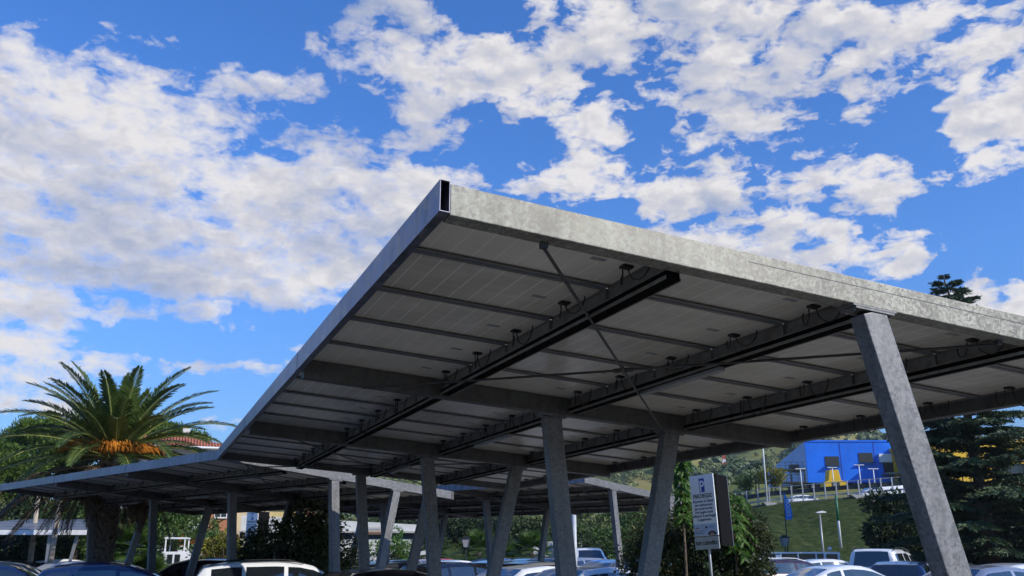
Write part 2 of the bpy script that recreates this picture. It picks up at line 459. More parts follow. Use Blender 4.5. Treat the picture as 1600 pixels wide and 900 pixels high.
def hz(px, D):
    c = crest(min(2100, max(560, px))); z0 = c.z - .05
    z1 = lerp_tab(px, [(700, 5.5), (1100, 8), (1250, 10.4), (1700, 10.4)])
    zr = zat(lerp_tab(px, RIDGE), 660)
    if D < 126: 
        t = min(1, max(0, (D - c.y - 8) / max(1, 126 - c.y - 8))); z = z0 + (z1 - z0) * t
    elif D < 175: z = z1
    elif D < 660:
        t = (D - 175) / 485; z = z1 + (zr - z1) * (t ** .85)
        x = px * .011; z += (5 * math.sin(x * 1.3 + D * .02) + 3.5 * math.sin(x * 3.1 - D * .031) + 1.6 * math.sin(x * 7 + D * .06)) * math.sin(math.pi * t)
    else: z = zr - (D - 660) * .25
    return z
Ds = [96, 100, 110, 126, 140, 158, 175] + [175 + 485 * (i / 50) for i in range(1, 51)] + [700, 800, 1000]
uh = [-1500 + i * 32 for i in range(138)]
def hp(u, D):
    D2 = max(D, crest(min(2100, max(560, u))).y + 8) if D < 126 else D
    z = hz(u, D2); return Vector((xat(u, D2, z), D2, z))
tag(link('hills', grid_mesh('hills', hp, uh, Ds, M['hillgrass'])), kind='structure')
# ------------------------------------------------------------------ vegetation helpers
def quads_mesh(name, V, mat):
    V = np.asarray(V, dtype=np.float32); n = V.shape[0]
    me = bpy.data.meshes.new(name)
    me.vertices.add(n * 4); me.vertices.foreach_set('co', V.reshape(-1))
    me.loops.add(n * 4); me.loops.foreach_set('vertex_index', np.arange(n * 4, dtype=np.int32))
    me.polygons.add(n); me.polygons.foreach_set('loop_start', np.arange(0, n * 4, 4, dtype=np.int32))
    me.polygons.foreach_set('loop_total', np.full(n, 4, dtype=np.int32))
    me.update(calc_edges=True); me.materials.append(mat)
    return me
def unit(a): return a / np.maximum(1e-9, np.linalg.norm(a, axis=-1, keepdims=True))
def leaves(P, size, aspect=.45, out=None, outw=.6, droop=0., jit=.35):
    """one rhombic leaf quad at every point of P; leaf axis roughly along out"""
    n = len(P)
    d = unit(rng.normal(size=(n, 3)))
    if out is not None: d = unit(d + out * outw * 2)
    d[:, 2] -= droop; d = unit(d)
    r = unit(np.cross(d, unit(rng.normal(size=(n, 3)))))
    s = size * (1 + jit * rng.normal(size=(n, 1))).clip(.4, 1.9)
    a = P; b = P + d * s * .45 + r * s * aspect * .5; c = P + d * s; e = P + d * s * .45 - r * s * aspect * .5
    return np.stack([a, b, c, e], 1)
def ball(n, rad, shell=.55):
    d = unit(rng.normal(size=(n, 3))); t = (shell + (1 - shell) * rng.random((n, 1))) 
    return d * t * np.asarray(rad), d
def crown_mesh(name, clumps, per, size, mat, aspect=.45, droop=.1, shell=.5):
    """clumps: (centre, radii)"""
    Q = []
    for c, rad in clumps:
        p, d = ball(per, rad, shell)
        Q.append(leaves(p + np.asarray(c), size, aspect, d, .6, droop))
    return quads_mesh(name, np.concatenate(Q), mat)
def clump_set(rx, ry, rz, n, rmin, rmax, zc=0., flat=.75, low=-1.):
    out = []
    while len(out) < n:
        d = unit(rng.normal(size=3)); 
        if d[2] < low: continue
        t = rng.uniform(.35, 1.0) ** .6
        r = rng.uniform(rmin, rmax)
        out.append((np.array([d[0] * t * rx, d[1] * t * ry, zc + d[2] * t * rz]), (r, r, r * flat)))
    return out
LM = {}
LM['bush'] = leafmat('laurel_leaf', [(.1, (.018, .028, .010)), (.45, (.04, .055, .018)), (.75, (.085, .095, .028)), (1, (.20, .15, .05))])
LM['pine'] = leafmat('pine_needle', [(.1, (.025, .055, .010)), (.5, (.065, .12, .018)), (.9, (.14, .20, .03))])
LM['cedar'] = leafmat('cedar_needle', [(.1, (.018, .036, .018)), (.5, (.045, .08, .038)), (.9, (.12, .17, .07))], trans=.1)
LM['broad'] = leafmat('broad_leaf', [(.1, (.02, .05, .010)), (.5, (.05, .10, .02)), (.9, (.12, .18, .04))])
LM['sapling'] = leafmat('sapling_leaf', [(.1, (.035, .09, .014)), (.5, (.075, .16, .028)), (.9, (.14, .26, .05))], trans=.4)
LM['dark'] = leafmat('dark_leaf', [(.1, (.010, .022, .008)), (.5, (.022, .042, .012)), (.9, (.05, .075, .02))])
LM['yellow'] = leafmat('yellow_leaf', [(.1, (.07, .10, .015)), (.5, (.18, .19, .03)), (.9, (.36, .28, .04))], trans=.3)
LM['palm'] = leafmat('palm_leaflet', [(.1, (.028, .055, .014)), (.5, (.065, .11, .026)), (.9, (.14, .18, .045))], trans=.22, rough=.42)
LM['deadpalm'] = leafmat('dead_leaflet', [(.1, (.05, .035, .018)), (.5, (.13, .09, .045)), (.9, (.26, .19, .10))], trans=.1, rough=.7)
LM['fruit'] = leafmat('fruit_strand', [(.1, (.34, .11, .012)), (.5, (.55, .20, .02)), (.9, (.72, .32, .04))], trans=.2)
LM['rachis'] = plain('palm_rachis', (.20, .22, .05), .5)
LM['olive'] = leafmat('olive_leaf', [(.1, (.06, .085, .03)), (.5, (.13, .16, .055)), (.9, (.24, .25, .10))], trans=.1)
LM['hilltree'] = leafmat('hill_tree_leaf', [(.1, (.03, .055, .022)), (.5, (.065, .10, .035)), (.9, (.13, .16, .06))], trans=.1)
LM['grass'] = leafmat('grass_blade', [(.1, (.02, .04, .008)), (.5, (.045, .07, .014)), (.9, (.085, .10, .03))], trans=.2)

def trunk_mesh(h, r0, r1, limbs=(), lean=(0, 0), seg=7, mat=None, wob=.06):
    mb = MB(); pts = []; rr = []
    for i in range(seg + 1):
        t = i / seg
        pts.append((lean[0] * t + random.uniform(-wob, wob) * (0 < t), lean[1] * t + random.uniform(-wob, wob) * (0 < t), h * t)); rr.append(r0 + (r1 - r0) * t)
    mb.tube(pts, rr, 9)
    for (t, dx, dy, dz, r) in limbs:
        i = min(seg - 1, int(t * seg)); p = Vector(pts[i]).lerp(Vector(pts[i + 1]), t * seg - i)
        q = p + Vector((dx, dy, dz)); m_ = p.lerp(q, .5) + Vector((0, 0, -.08 * q.length * .1))
        mb.tube([p, m_, q], [r, r * .7, r * .3], 6)
    return mb.mesh('trunk', mat or M['bark'], smooth=True)
def tree(name, loc, label, cat, h, crown, per, size, leaf, group=None, r0=.16, zc=None, aspect=.45, droop=.1, trunkmat=None, lean=(0, 0), nl=7, shell=.5):
    """crown: (rx,ry,rz,n clumps,rmin,rmax)"""
    rx, ry, rz, n, rmin, rmax = crown
    zc = h - rz if zc is None else zc
    root = empty(name, loc, random.uniform(0, 6.28), label, cat, group)
    limbs = []
    for i in range(nl):
        a = random.uniform(0, 6.28); l = random.uniform(.5, .85)
        limbs.append((random.uniform(.45, .95), math.cos(a) * rx * l, math.sin(a) * ry * l, rz * random.uniform(.1, .6), r0 * .4))
    link('trunk', trunk_mesh(max(.3, zc + rz * .3), r0, r0 * .4, limbs, lean, mat=trunkmat), root)
    link('crown', crown_mesh('crown', clump_set(rx, ry, rz, n, rmin, rmax, zc, .75, -.75), per, size, LM[leaf], aspect, droop, shell), root)
    return root
def shrub(name, loc, label, cat, rx, ry, h, n, rmin, rmax, per, size, leaf, group=None, aspect=.45, droop=.1, rz=0):
    root = empty(name, loc, rz, label, cat, group)
    mb = MB()
    for i in range(9):
        a = random.uniform(0, 6.28); l = random.uniform(.2, .7)
        mb.tube([(random.uniform(-.1, .1) * rx, random.uniform(-.1, .1) * ry, 0), (math.cos(a) * rx * l * .6, math.sin(a) * ry * l * .6, h * .45), (math.cos(a) * rx * l, math.sin(a) * ry * l, h * .85)], [.03, .02, .008], 5)
    mb.build('stem', M['bark'], root, smooth=True)
    link('foliage', crown_mesh('foliage', clump_set(rx, ry, h * .55, n, rmin, rmax, h * .48, .8, -.9), per, size, LM[leaf], aspect, droop), root)
    return root

# ---- palms
def frond(az_, el0, length, sag, nl=70, wid=.55, base=(0, 0, 0), twist=0., leafw=.035, droopl=.25, curl=1.0):
    """returns rachis points and leaflet quads; el0 start elevation, sag total bend"""
    pts = []; p = np.array(base, float); n = 24
    side0 = np.array([-math.sin(az_), math.cos(az_), 0.])
    Q = []
    for i in range(n + 1):
        t = i / n
        el = el0 - sag * t ** curl
        d = np.array([math.cos(az_) * math.cos(el), math.sin(az_) * math.cos(el), math.sin(el)])
        pts.append((p.copy(), d)); p = p + d * length / n
    for k in range(nl):
        t = .14 + .86 * k / (nl - 1); x = t * n; i = min(n - 1, int(x)); f_ = x - i
        pp = pts[i][0] * (1 - f_) + pts[i + 1][0] * f_; d = pts[i][1]
        up = np.cross(side0, d) * -1; 
        if up[2] < 0 and abs(el0) < 1.4: up = -up
        L_ = 1.15 * wid * (math.sin(math.pi * min(1, .12 + .80 * t)) ** .7) * random.uniform(.85, 1.1) * (1.0 if t < .93 else .75)
        for s in (-1, 1):
            sd = side0 * s
            v = sd * .78 + d * (.50 + .35 * t) + up * (.34 + random.uniform(-.14, .14)); v /= np.linalg.norm(v)
            tip = pp + v * L_ + np.array([0, 0, -droopl * L_ * random.uniform(.4, 1.1)])
            w_ = d * leafw * 1.35
            mid = pp + v * L_ * .5
            Q.append([pp - w_ * .5, mid - w_ * .6, tip, mid + w_ * .6])
    return [q[0] for q in pts], Q
def palm_tree(loc, label, trunk_h, trunk_r, nfr, length, dead=True, group=None, fruit=True, rz=0., extra=()):
    root = empty('palm_tree', loc, rz, label, 'palm tree', group)
    mb = MB(); pts = []; rr = []
    for i in range(60):
        t = i / 59
        pts.append((0, 0, trunk_h * t)); rr.append(trunk_r * (1.12 - .18 * min(1, t * 3)) * (1 + .07 * ((i * 7) % 3 - 1)) * (1 if t < .85 else 1 + (t - .85) * 2.2))
    mb.tube(pts, rr, 14)
    for i in range(int(420 * trunk_h / 5)):      # leaf-base stubs
        a = i * 2.39996; z = trunk_h * (.05 + .95 * i / (420 * trunk_h / 5)); r = trunk_r * (1 if z < trunk_h * .85 else 1.25)
        o = Vector((math.cos(a), math.sin(a), 0)); s_ = Vector((-o.y, o.x, 0))
        p = o * r * .93 + Vector((0, 0, z)); q = p + o * .10 + Vector((0, 0, .13))
        mb.bar(p, q, .13, .05, up=o, w2=.07, h2=.025)
    mb.build('trunk', LM['trunk'], root)
    rb = MB(); Q = []
    for i in range(nfr):
        u = (i + .5) / nfr
        a = i * 2.39996 + random.uniform(-.25, .25)
        el = R(88) - R(88) * u ** .95 + random.uniform(-.08, .08)
        sag = R(18) + R(52) * (1 - abs(el) / R(90)) ** .8 + random.uniform(-.1, .2)
        ln = length * random.uniform(.88, 1.1) * (.72 if u < .14 else 1)
        p, q = frond(a, el, ln, sag, 108, .52 * length / 4, (math.cos(a) * .25, math.sin(a) * .25, trunk_h + .15 + .25 * (1 - u)), curl=1.5)
        Q += q; rb.tube([Vector(x) for x in p[::3]], [.045 - .037 * k / 8 for k in range(len(p[::3]))], 5)
    for (a, el, ln, sag) in extra:
        p, q = frond(a, el, ln, sag, 90, .52 * length / 4, (math.cos(a) * .2, math.sin(a) * .2, trunk_h + .3), curl=1.6)
        Q += q; rb.tube([Vector(x) for x in p[::3]], [.045 - .037 * k / 8 for k in range(len(p[::3]))], 5)
    link('fronds', quads_mesh('fronds', np.array(Q), LM['palm']), root)
    rb.build('leaf_stalks', LM['rachis'], root, smooth=True)
    if dead:
        Q = []; rb = MB()
        for i in range(34):
            a = i * 2.39996 + random.uniform(-.3, .3); el = R(random.uniform(-38, -6))
            p, q = frond(a, el, length * random.uniform(.6, .95), R(random.uniform(35, 60)), 46, .34, (math.cos(a) * .3, math.sin(a) * .3, trunk_h - .1 - .25 * random.random()), droopl=.5, leafw=.04)
            Q += q; rb.tube([Vector(x) for x in p[::3]], [.035 - .028 * k / 8 for k in range(len(p[::3]))], 5)
        link('dead_fronds', quads_mesh('dead_fronds', np.array(Q), LM['deadpalm']), root)
        rb.build('dead_stalks', M['bark'], root, smooth=True)
    if fruit:
        for i in range(11):
            a = i * 2 * math.pi / 11 + random.uniform(-.15, .15)
            base = np.array([math.cos(a) * .35, math.sin(a) * .35, trunk_h + .22])
            Q = []
            st = MB().tube([Vector(base), Vector(base) + Vector((math.cos(a) * .45, math.sin(a) * .45, .14))], [.03, .02], 5)
            for k in range(190):
                aa = a + random.gauss(0, .34); r0_ = random.uniform(.35, 1.25); r1_ = r0_ + random.uniform(.2, .5)
                p = base + np.array([math.cos(aa) * r0_, math.sin(aa) * r0_, .12 + random.uniform(-.02, .30)])
                q = base + np.array([math.cos(aa) * r1_, math.sin(aa) * r1_, random.uniform(-.10, .32)])
                w_ = np.array([-math.sin(aa), math.cos(aa), .3]) * .017
                m_ = (p + q) / 2 + np.array([0, 0, .05])
                Q.append([p - w_, m_ - w_, q, m_ + w_])
            fc = link('fruit_cluster', quads_mesh('fruit_cluster', np.array(Q), LM['fruit']), root)
            st.build('fruit_stalk', LM['fruit'], fc)
    return root
LM['trunk'] = plain('palm_trunk', (.19, .135, .085), .9, var=.6, scale=9, bump=1)

def fan_palm(loc, label, h, n, size, group=None, tr=.12):
    root = empty('fan_palm', loc, 0, label, 'palm tree', group)
    MB().tube([(0, 0, 0), (.05, 0, h * .5), (0, .04, h)], [tr * 1.2, tr, tr * .9], 10).build('trunk', LM['trunk'], root, smooth=True)
    Q = []
    for i in range(n):
        a = i * 2.4; el = R(80) - R(110) * (i / n); 
        d = np.array([math.cos(a) * math.cos(el), math.sin(a) * math.cos(el), math.sin(el)])
        hub = np.array([0, 0, h]) + d * size * .55 + np.array([0, 0, -.05])
        sd = unit(np.cross(d, [0, 0, 1.]) + 1e-6)
        for k in range(22):
            t = R(-105 + 210 * k / 21)
            v = d * math.cos(t) + sd * math.sin(t); v = v + np.array([0, 0, -.12]); 
            ln = size * (.62 + .1 * math.cos(t))
            w_ = unit(np.cross(v, np.cross(d, sd))) * .045
            tip = hub + v * ln + np.array([0, 0, -.14 * ln]); mid = hub + v * ln * .5
            Q.append([hub - w_ * .2, mid - w_, tip, mid + w_])
        w_ = sd * .012
        Q.append([np.array([0, 0, h]) - w_, np.array([0, 0, h]) + w_, hub + w_, hub - w_])
    link('crown', quads_mesh('crown', np.array(Q), LM['broad'] if 'bright' in label else LM['palm']), root)
    return root

def cedar(loc, label, H, Rb, seed, zlow=1.0, nb=95):
    root = empty('cedar_tree', loc, 0, label, 'conifer')
    r_ = random.Random(seed)
    tb = MB()
    lead = [(0.25 * math.sin(i * .9) * i / 12, .15 * math.cos(i) * i / 12, H * i / 12) for i in range(13)]
    tb.tube(lead, [.34 * (1 - i / 12.6) + .015 for i in range(13)], 10)
    P = []; D = []
    for i in range(nb):
        u = (i / nb) ** 1.05; z = zlow + (H - zlow - .25) * u
        a = i * 2.39996 + r_.uniform(-.3, .3)
        L_ = Rb * (1 - u) ** .78 * r_.uniform(.72, 1.08) + .35
        k = min(11, int(z / H * 12)); f_ = z / H * 12 - k
        b = np.array(lead[k]) * (1 - f_) + np.array(lead[k + 1]) * f_
        el = R(r_.uniform(-2, 16) + 18 * u)
        pts = []; p = b.copy(); n = 12
        for j in range(n + 1):
            t = j / n
            e2 = el - R(26) * t ** 1.6
            d = np.array([math.cos(a) * math.cos(e2), math.sin(a) * math.cos(e2), math.sin(e2)])
            pts.append(p.copy()); p = p + d * L_ / n
        tb.tube([Vector(x) for x in pts[::3]], [max(.012, .02 * L_ * (1 - .9 * q / 4)) for q in range(len(pts[::3]))], 5)
        side = np.array([-math.sin(a), math.cos(a), 0])
        nt_ = int(14 * L_) + 8
        for q in range(nt_):
            t = .16 + .84 * (q + r_.random()) / nt_; x = t * n; i0 = min(n - 1, int(x)); pp = pts[i0] * (1 - (x - i0)) + pts[i0 + 1] * (x - i0)
            dd = unit(pts[i0 + 1] - pts[i0])
            for s in (-1, 1):
                wl = (.20 + .34 * L_ * (1 - t) ** .8 * t ** .3 * 1.3) * r_.uniform(.6, 1.15)
                v = unit(side * s * .85 + dd * .75)
                m = int(wl * (30 if u < .2 else 27 if u < .8 else 20)) + 3
                for w_ in range(m):
                    f2 = (w_ + r_.random()) / m
                    P.append(pp + v * wl * f2 + np.array([0, 0, -.30 * wl * f2 * f2 + r_.uniform(-.02, .02)]))
                    D.append(v * .8 + np.array([r_.uniform(-.5, .5), r_.uniform(-.5, .5), r_.uniform(-.5, .25)]))
    tb.build('trunk', M['bark'], root, smooth=True)
    P = np.array(P); D = unit(np.array(D))
    Q = leaves(P, .15, .30, D, 1.6, .12)
    link('crown', quads_mesh('crown', Q, LM['cedar']), root)
    return root
# ------------------------------------------------------------------ trees and shrubs standing where the photo shows them
def gpos(px, D, z=0.): return Vector((xat(px, D, z), D, z))
PALM = gpos(149, 31)
palm_tree(PALM, 'big date palm with orange fruit strands and a brown skirt of dead fronds', zat(722, 31), .33, 58, 3.4, rz=R(20),
          extra=[(R(178), R(38), 4.2, R(60)), (R(0), R(34), 4.3, R(55)), (R(-8), R(12), 4.0, R(50)), (R(188), R(18), 4.2, R(48)), (R(160), R(52), 4.1, R(40)), (R(15), R(55), 4.1, R(45)), (R(175), R(-2), 4.3, R(40)), (R(-12), R(-2), 4.2, R(30))])
pr = [o for o in COL.objects if o.name == 'palm_tree'][0]
Q = []; rb = MB()
for az_, el_, ln, sg in ((R(172), R(-4), 4.6, R(50)), (R(186), R(-12), 4.4, R(42)), (R(196), R(-2), 4.9, R(48)), (R(208), R(-16), 4.2, R(40)), (R(180), R(-24), 3.9, R(34))):
    p, q = frond(az_ - R(20), el_, ln, sg, 70, .42, (-.3, 0, zat(728, 31)), droopl=.7, leafw=.05)
    Q += q; rb.tube([Vector(x) for x in p[::3]], [.05 - .04 * k / 8 for k in range(len(p[::3]))], 5)
sk = link('dead_fronds', quads_mesh('dead_fronds', np.array(Q), LM['deadpalm']), pr); rb.build('dead_stalks', plain('dead_stalk', (.26, .17, .09), .8), sk, smooth=True)
# stone pines behind the palm
pines = [(-50, 60, 690, 3.6, 'umbrella pine at the far left, half out of frame'), (45, 64, 652, 3.6, 'rounded umbrella pine just left of the date palm fronds'), (150, 66, 640, 3.9, 'tallest umbrella pine, right behind the date palm crown'), (238, 68, 668, 3.0, 'umbrella pine right of the date palm trunk, beside the red roof')]
for px, D, py, r, lb in pines:
    h = zat(py, D)
    tree('pine_tree', gpos(px, D), lb, 'pine tree', h, (r, r, r * .62, 60, .75, 1.2), 620, .24, 'pine', 'umbrella pines behind the palm', r0=.22, aspect=.3, droop=-.3, nl=12)
for px, D, py, r, rz_, leaf, lb in [(-15, 42, 792, 2.6, 1.9, 'dark', 'dark leafy tree at the left edge above the small carport'), (60, 46, 775, 2.8, 2.0, 'dark', 'dark tree right behind the small far carport'),
                             (112, 44, 775, 2.0, 1.7, 'broad', 'green tree behind the tip of the small far carport'), (205, 48, 780, 2.0, 1.9, 'dark', 'dark tree between the palm trunk and the white house gable'),
                             (268, 46, 782, 1.9, 1.6, 'broad', 'leafy green tree left of the brown house')]:
    tree('leafy_tree', gpos(px, D), lb, 'tree', zat(py, D), (r, r, rz_, 30, .5, .9), 260, .17, leaf, 'trees behind the left carports', r0=.15)
fan_palm(gpos(196, 38), 'bright spiky fan palm right of the date palm trunk', 1.9, 26, 1.1, 'fan palms')
fan_palm(gpos(228, 39.5), 'bright low fan palm beside the white frame trailer', .9, 24, 1.0, 'fan palms')
shrub('shrub', gpos(348, 40), 'yellow and green shrub left of the far parking sign', 'shrub', 1.1, 1.1, 2.5, 18, .35, .6, 300, .13, 'yellow')
shrub('shrub', gpos(322, 41), 'tall dark green shrub in front of the brown house', 'shrub', 1.2, 1.0, 2.6, 16, .4, .65, 300, .13, 'broad')
shrub('shrub', gpos(462, 25), 'big dark evergreen shrub behind the white estate car', 'shrub', 1.5, 1.1, 2.85, 56, .42, .68, 520, .085, 'bush')
shrub('shrub', gpos(412, 26.5), 'lower dark shrub beside the far parking sign', 'shrub', .9, .8, 2.35, 30, .35, .55, 450, .085, 'bush')
shrub('shrub', gpos(607, 45), 'bright green clipped shrub seen between the slanted columns', 'shrub', 1.0, .9, 2.55, 18, .35, .5, 260, .12, 'sapling')
for px, D, py, r, rz_, lb in [(622, 80, 808, 4.0, 3.0, 'dark tree between two slanted columns in the middle distance'), (665, 84, 803, 4.2, 3.4, 'dark tree behind the bright fan palm and the dark column'), (705, 82, 806, 4.2, 3.2, 'dark tree behind the lantern lamp'), (745, 86, 800, 4.0, 3.4, 'dark tree just right of the lantern lamp'),
                              (785, 82, 806, 4.0, 3.2, 'dark tree behind the fan palms'), (822, 84, 808, 2.8, 3.0, 'dark tree left of the open grassy slope')]:
    tree('leafy_tree', gpos(px, D), lb, 'tree', zat(py, D), (r, r, rz_, 36, 1.0, 1.6), 330, .28, 'dark', 'dark trees in the middle distance', r0=.25)
for px, D, lb in [(668, 52, 'bright fan palm left of the lantern lamp'), (748, 50, 'bright fan palm right of the lantern lamp'), (832, 52, 'bright fan palm beside the white wall'), (785, 55, 'bright small fan palm between two slanted columns')]:
    fan_palm(gpos(px, D), lb, 1.7 if px != 785 else 1.2, 26, 1.35, 'fan palms')
tree('round_tree', gpos(905, 56), 'small dark round-headed tree on the lawn edge', 'tree', zat(827, 56), (1.25, 1.25, 1.2, 22, .4, .6), 260, .16, 'dark', r0=.1)
for px, D, py, r, lb in [(948, 70, 822, 2.4, 'light green bushy tree on the slope, left of the low one'), (985, 72, 818, 2.6, 'light green bushy tree on the slope behind the sign shrub'), (1030, 75, 815, 2.6, 'light green bushy tree on the slope behind the slanted column')]:
    tree('leafy_tree', gpos(px, D), lb, 'tree', zat(py, D), (r, r, 1.9, 26, .6, 1.0), 220, .22, 'broad', 'light green trees on the slope', r0=.16)
for k, (px, v) in enumerate([(838, .55), (868, .3), (902, .62), (930, .45), (958, .7), (985, .55), (1012, .68), (1045, .6), (880, .75), (1068, .75)]):
    e_ = emb(px, v); r = random.uniform(1.1, 2.0)
    shrub('slope_shrub', (e_.x, e_.y, e_.z - .1), 'green bush growing on the grassy slope, %s' % ('just left of the thin grey pole', 'low on the slope behind the white post', 'high on the slope above the round tree', 'above the round-headed tree to its right', 'near the crest left of the third carport column', 'mid slope behind the third carport rafter', 'near the crest behind the third carport rafter', 'behind the slanted column right of centre', 'just under the thin distant railing', 'near the crest left of the parking sign')[k], 'shrub', r, r * .8, r * 1.15, 18, .4, .8, 170, .22, 'broad' if k % 3 else 'olive', 'bushes on the grassy slope')
# long clipped hedge
hd = MB(); 
Q = []
for i in range(9000):
    x = random.uniform(-8, 12); y = random.choice((random.uniform(-.5, .5), -.5, -.5)); z = random.uniform(0, 1.15) if y == -.5 else 1.15
    Q.append((x, y + random.uniform(-.05, .05), z + random.uniform(-.06, .06)))
Q = np.array(Q)
hr = empty('hedge', (0, 58.6, 0), 0, 'long low clipped green hedge behind the parked cars', 'hedge')
link('foliage', quads_mesh('foliage', leaves(Q, .2, .5, np.tile([0, -.5, .6], (len(Q), 1)), .5), LM['broad']), hr)
MB().box(-8, 12, -.4, .45, 0, 1.05).build('hedge_core', plain('hedge_core', (.02, .03, .01), .9), hr)
# big laurel mass round the near sign
shrub('shrub', gpos(1040, 18.2), 'dark reddish-green shrub left of the parking sign', 'shrub', .74, .7, zat(812, 18.2), 52, .26, .46, 430, .062, 'bush', 'shrubs around the near parking sign')
shrub('shrub', gpos(1118, 17.6), 'dense dark shrub right behind the parking sign', 'shrub', .98, .8, zat(786, 17.6), 66, .26, .46, 460, .062, 'bush', 'shrubs around the near parking sign')
shrub('shrub', gpos(1168, 17.4), 'dark shrub with olive leaves right of the parking sign', 'shrub', .50, .6, zat(798, 17.4), 34, .2, .36, 440, .062, 'bush', 'shrubs around the near parking sign')
# saplings with drooping compound leaves
def sapling(loc, label, h, spread, n, lean=(0, 0), t0=.42):
    root = empty('sapling', loc, 0, label, 'young tree', 'leafy saplings by the near sign')
    tb = MB(); P = []; D = []
    tb.tube([(0, 0, 0), (lean[0] * .4, lean[1] * .4, h * .5), (lean[0], lean[1], h)], [.035, .025, .008], 6)
    for i in range(n):
        t = t0 + (1 - t0) * (i + random.random()) / n; a = i * 2.4 + random.uniform(-.4, .4)
        b = np.array([lean[0] * t, lean[1] * t, h * t]); L_ = spread * random.uniform(.5, 1.1) * (1.15 - .6 * t)
        pts = []
        for k in range(9):
            s = k / 8; pts.append(b + np.array([math.cos(a) * L_ * s, math.sin(a) * L_ * s, L_ * (.45 * s - .95 * s * s)]))
        tb.tube([Vector(p) for p in pts[::2]], [.008, .006, .005, .004, .003], 4)
        side = np.array([-math.sin(a), math.cos(a), 0])
        for k in range(14):
            s = .2 + .8 * k / 13; x = s * 8; j = min(7, int(x)); p = pts[j] * (1 - x + j) + pts[j + 1] * (x - j); d = unit(pts[j + 1] - pts[j])
            for sg in (-1, 1):
                P.append(p); D.append(unit(side * sg + d * .6 + np.array([0, 0, -.45])))
    tb.build('trunk', M['bark'], root, smooth=True)
    link('crown', quads_mesh('crown', leaves(np.array(P), .13, .32, np.array(D), 2.2, .1), LM['sapling']), root)
sapling(gpos(1079, 16.9), 'slim bright green sapling rising left of the parking sign', zat(712, 16.9), .24, 30, t0=.66)
sapling(gpos(1160, 16.9), 'arching bright green sapling right of the parking sign', zat(768, 16.9), .52, 34, (.0, 0), t0=.6)
# cedar, and the dark evergreen left of it
cedar(gpos(1556, 42), 'tall dark cedar whose tip rises above the near carport roof', zat(428, 42), 4.9, 5, zlow=.5, nb=165)
tree('evergreen_tree', gpos(1408, 50), 'very dark bushy evergreen left of the cedar, below the blue building', 'tree', zat(756, 50), (1.35, 1.4, 2.3, 40, .45, .75), 330, .17, 'dark', r0=.2, zc=2.9)
for px, D, lb in ((1470, 52, 'very dark evergreen behind the thick near column, under the cedar'), (1555, 54, 'very dark evergreen behind the trunk of the cedar'), (1640, 52, 'very dark evergreen at the right edge behind the cedar')):
    tree('evergreen_tree', gpos(px, D), lb, 'tree', zat(765, D), (2.5, 1.8, 2.5, 46, .6, 1.0), 400, .18, 'dark', 'dark evergreens behind the cedar', r0=.2, zc=2.4)
tree('leafy_tree', at(1206, 768, 99), 'small yellow-green tree beside the upper road railing', 'tree', 2.6, (1.5, 1.5, 1.1, 16, .4, .7), 160, .2, 'yellow', r0=.1)
tree('leafy_tree', at(1182, 770, 101), 'darker green tree left of the yellow-green one on the upper road', 'tree', 2.4, (2.2, 1.5, 1.1, 16, .4, .8), 160, .2, 'broad', r0=.1)
# woods and olive groves on the far hill: nobody could count these
def hill_wood(name, label, n, leaf, sizes, cond, seed):
    r_ = np.random.default_rng(seed); Q = []
    k = 0
    while k < n:
        px = r_.uniform(450, 1750); D = 185 + 483 * r_.random() ** .8
        if not cond(px, D, r_): continue
        z = hz(px, D); x = xat(px, D, z); s = r_.uniform(*sizes) 
        m = 24 if D > 340 else 60
        d = unit(r_.normal(size=(m, 3))); d[:, 2] = np.abs(d[:, 2]) * 1.0
        p = d * s * np.array([1, 1, .85]) * r_.uniform(.6, 1, (m, 1)) + np.array([x, D, z + .1 * s])
        q = unit(np.cross(d, unit(r_.normal(size=(m, 3))))); q2 = np.cross(d, q); h_ = s * (.34 if D > 340 else .17)
        Q.append(np.stack([p - q * h_, p - q2 * h_, p + q * h_, p + q2 * h_], 1)); k += 1
    tag(link(name, quads_mesh(name, np.concatenate(Q), LM[leaf])), label, 'woodland', kind='stuff')
def patch(px, D): return math.sin(px * .021 + D * .013) + math.sin(px * .047 - D * .021 + 1) + .7 * math.sin(D * .045 + px * .01)
hill_wood('olive_grove', 'silvery green olive groves spread over the far hillside', 5200, 'olive', (1.1, 2.1), lambda a, b, r_: patch(a, b) < 1.0, 3)
hill_wood('hill_woods', 'dark green woods in bands over the far hillside', 2600, 'hilltree', (1.6, 3.4), lambda a, b, r_: patch(a, b) > .35 or b > 630, 4)
# ------------------------------------------------------------------ cars
def glassmat():
    m, nt, b = newmat('car_glass')
    b.inputs['Base Color'].default_value = (.012, .016, .02, 1); b.inputs['Roughness'].default_value = .04
    b.inputs['Specular IOR Level'].default_value = .9; b.inputs['IOR'].default_value = 1.6
    b.inputs['Coat Weight'].default_value = .6; b.inputs['Coat Roughness'].default_value = .02
    tc = N(nt, 'ShaderNodeTexCoord'); no = N(nt, 'ShaderNodeTexNoise'); no.inputs['Scale'].default_value = 1.6
    nt.links.new(tc.outputs['Object'], no.inputs['Vector'])
    bp = N(nt, 'ShaderNodeBump'); bp.inputs['Strength'].default_value = .12; bp.inputs['Distance'].default_value = .05
    nt.links.new(no.outputs['Fac'], bp.inputs['Height']); nt.links.new(bp.outputs[0], b.inputs['Normal'])
    return m
M['glass'] = glassmat()
M['lamp_glass'] = plain('lamp_glass', (.7, .7, .72), .1)
M['red_lamp'] = plain('red_lamp', (.45, .01, .01), .2)
M['orange'] = plain('orange_paint', (.6, .12, .02), .5)
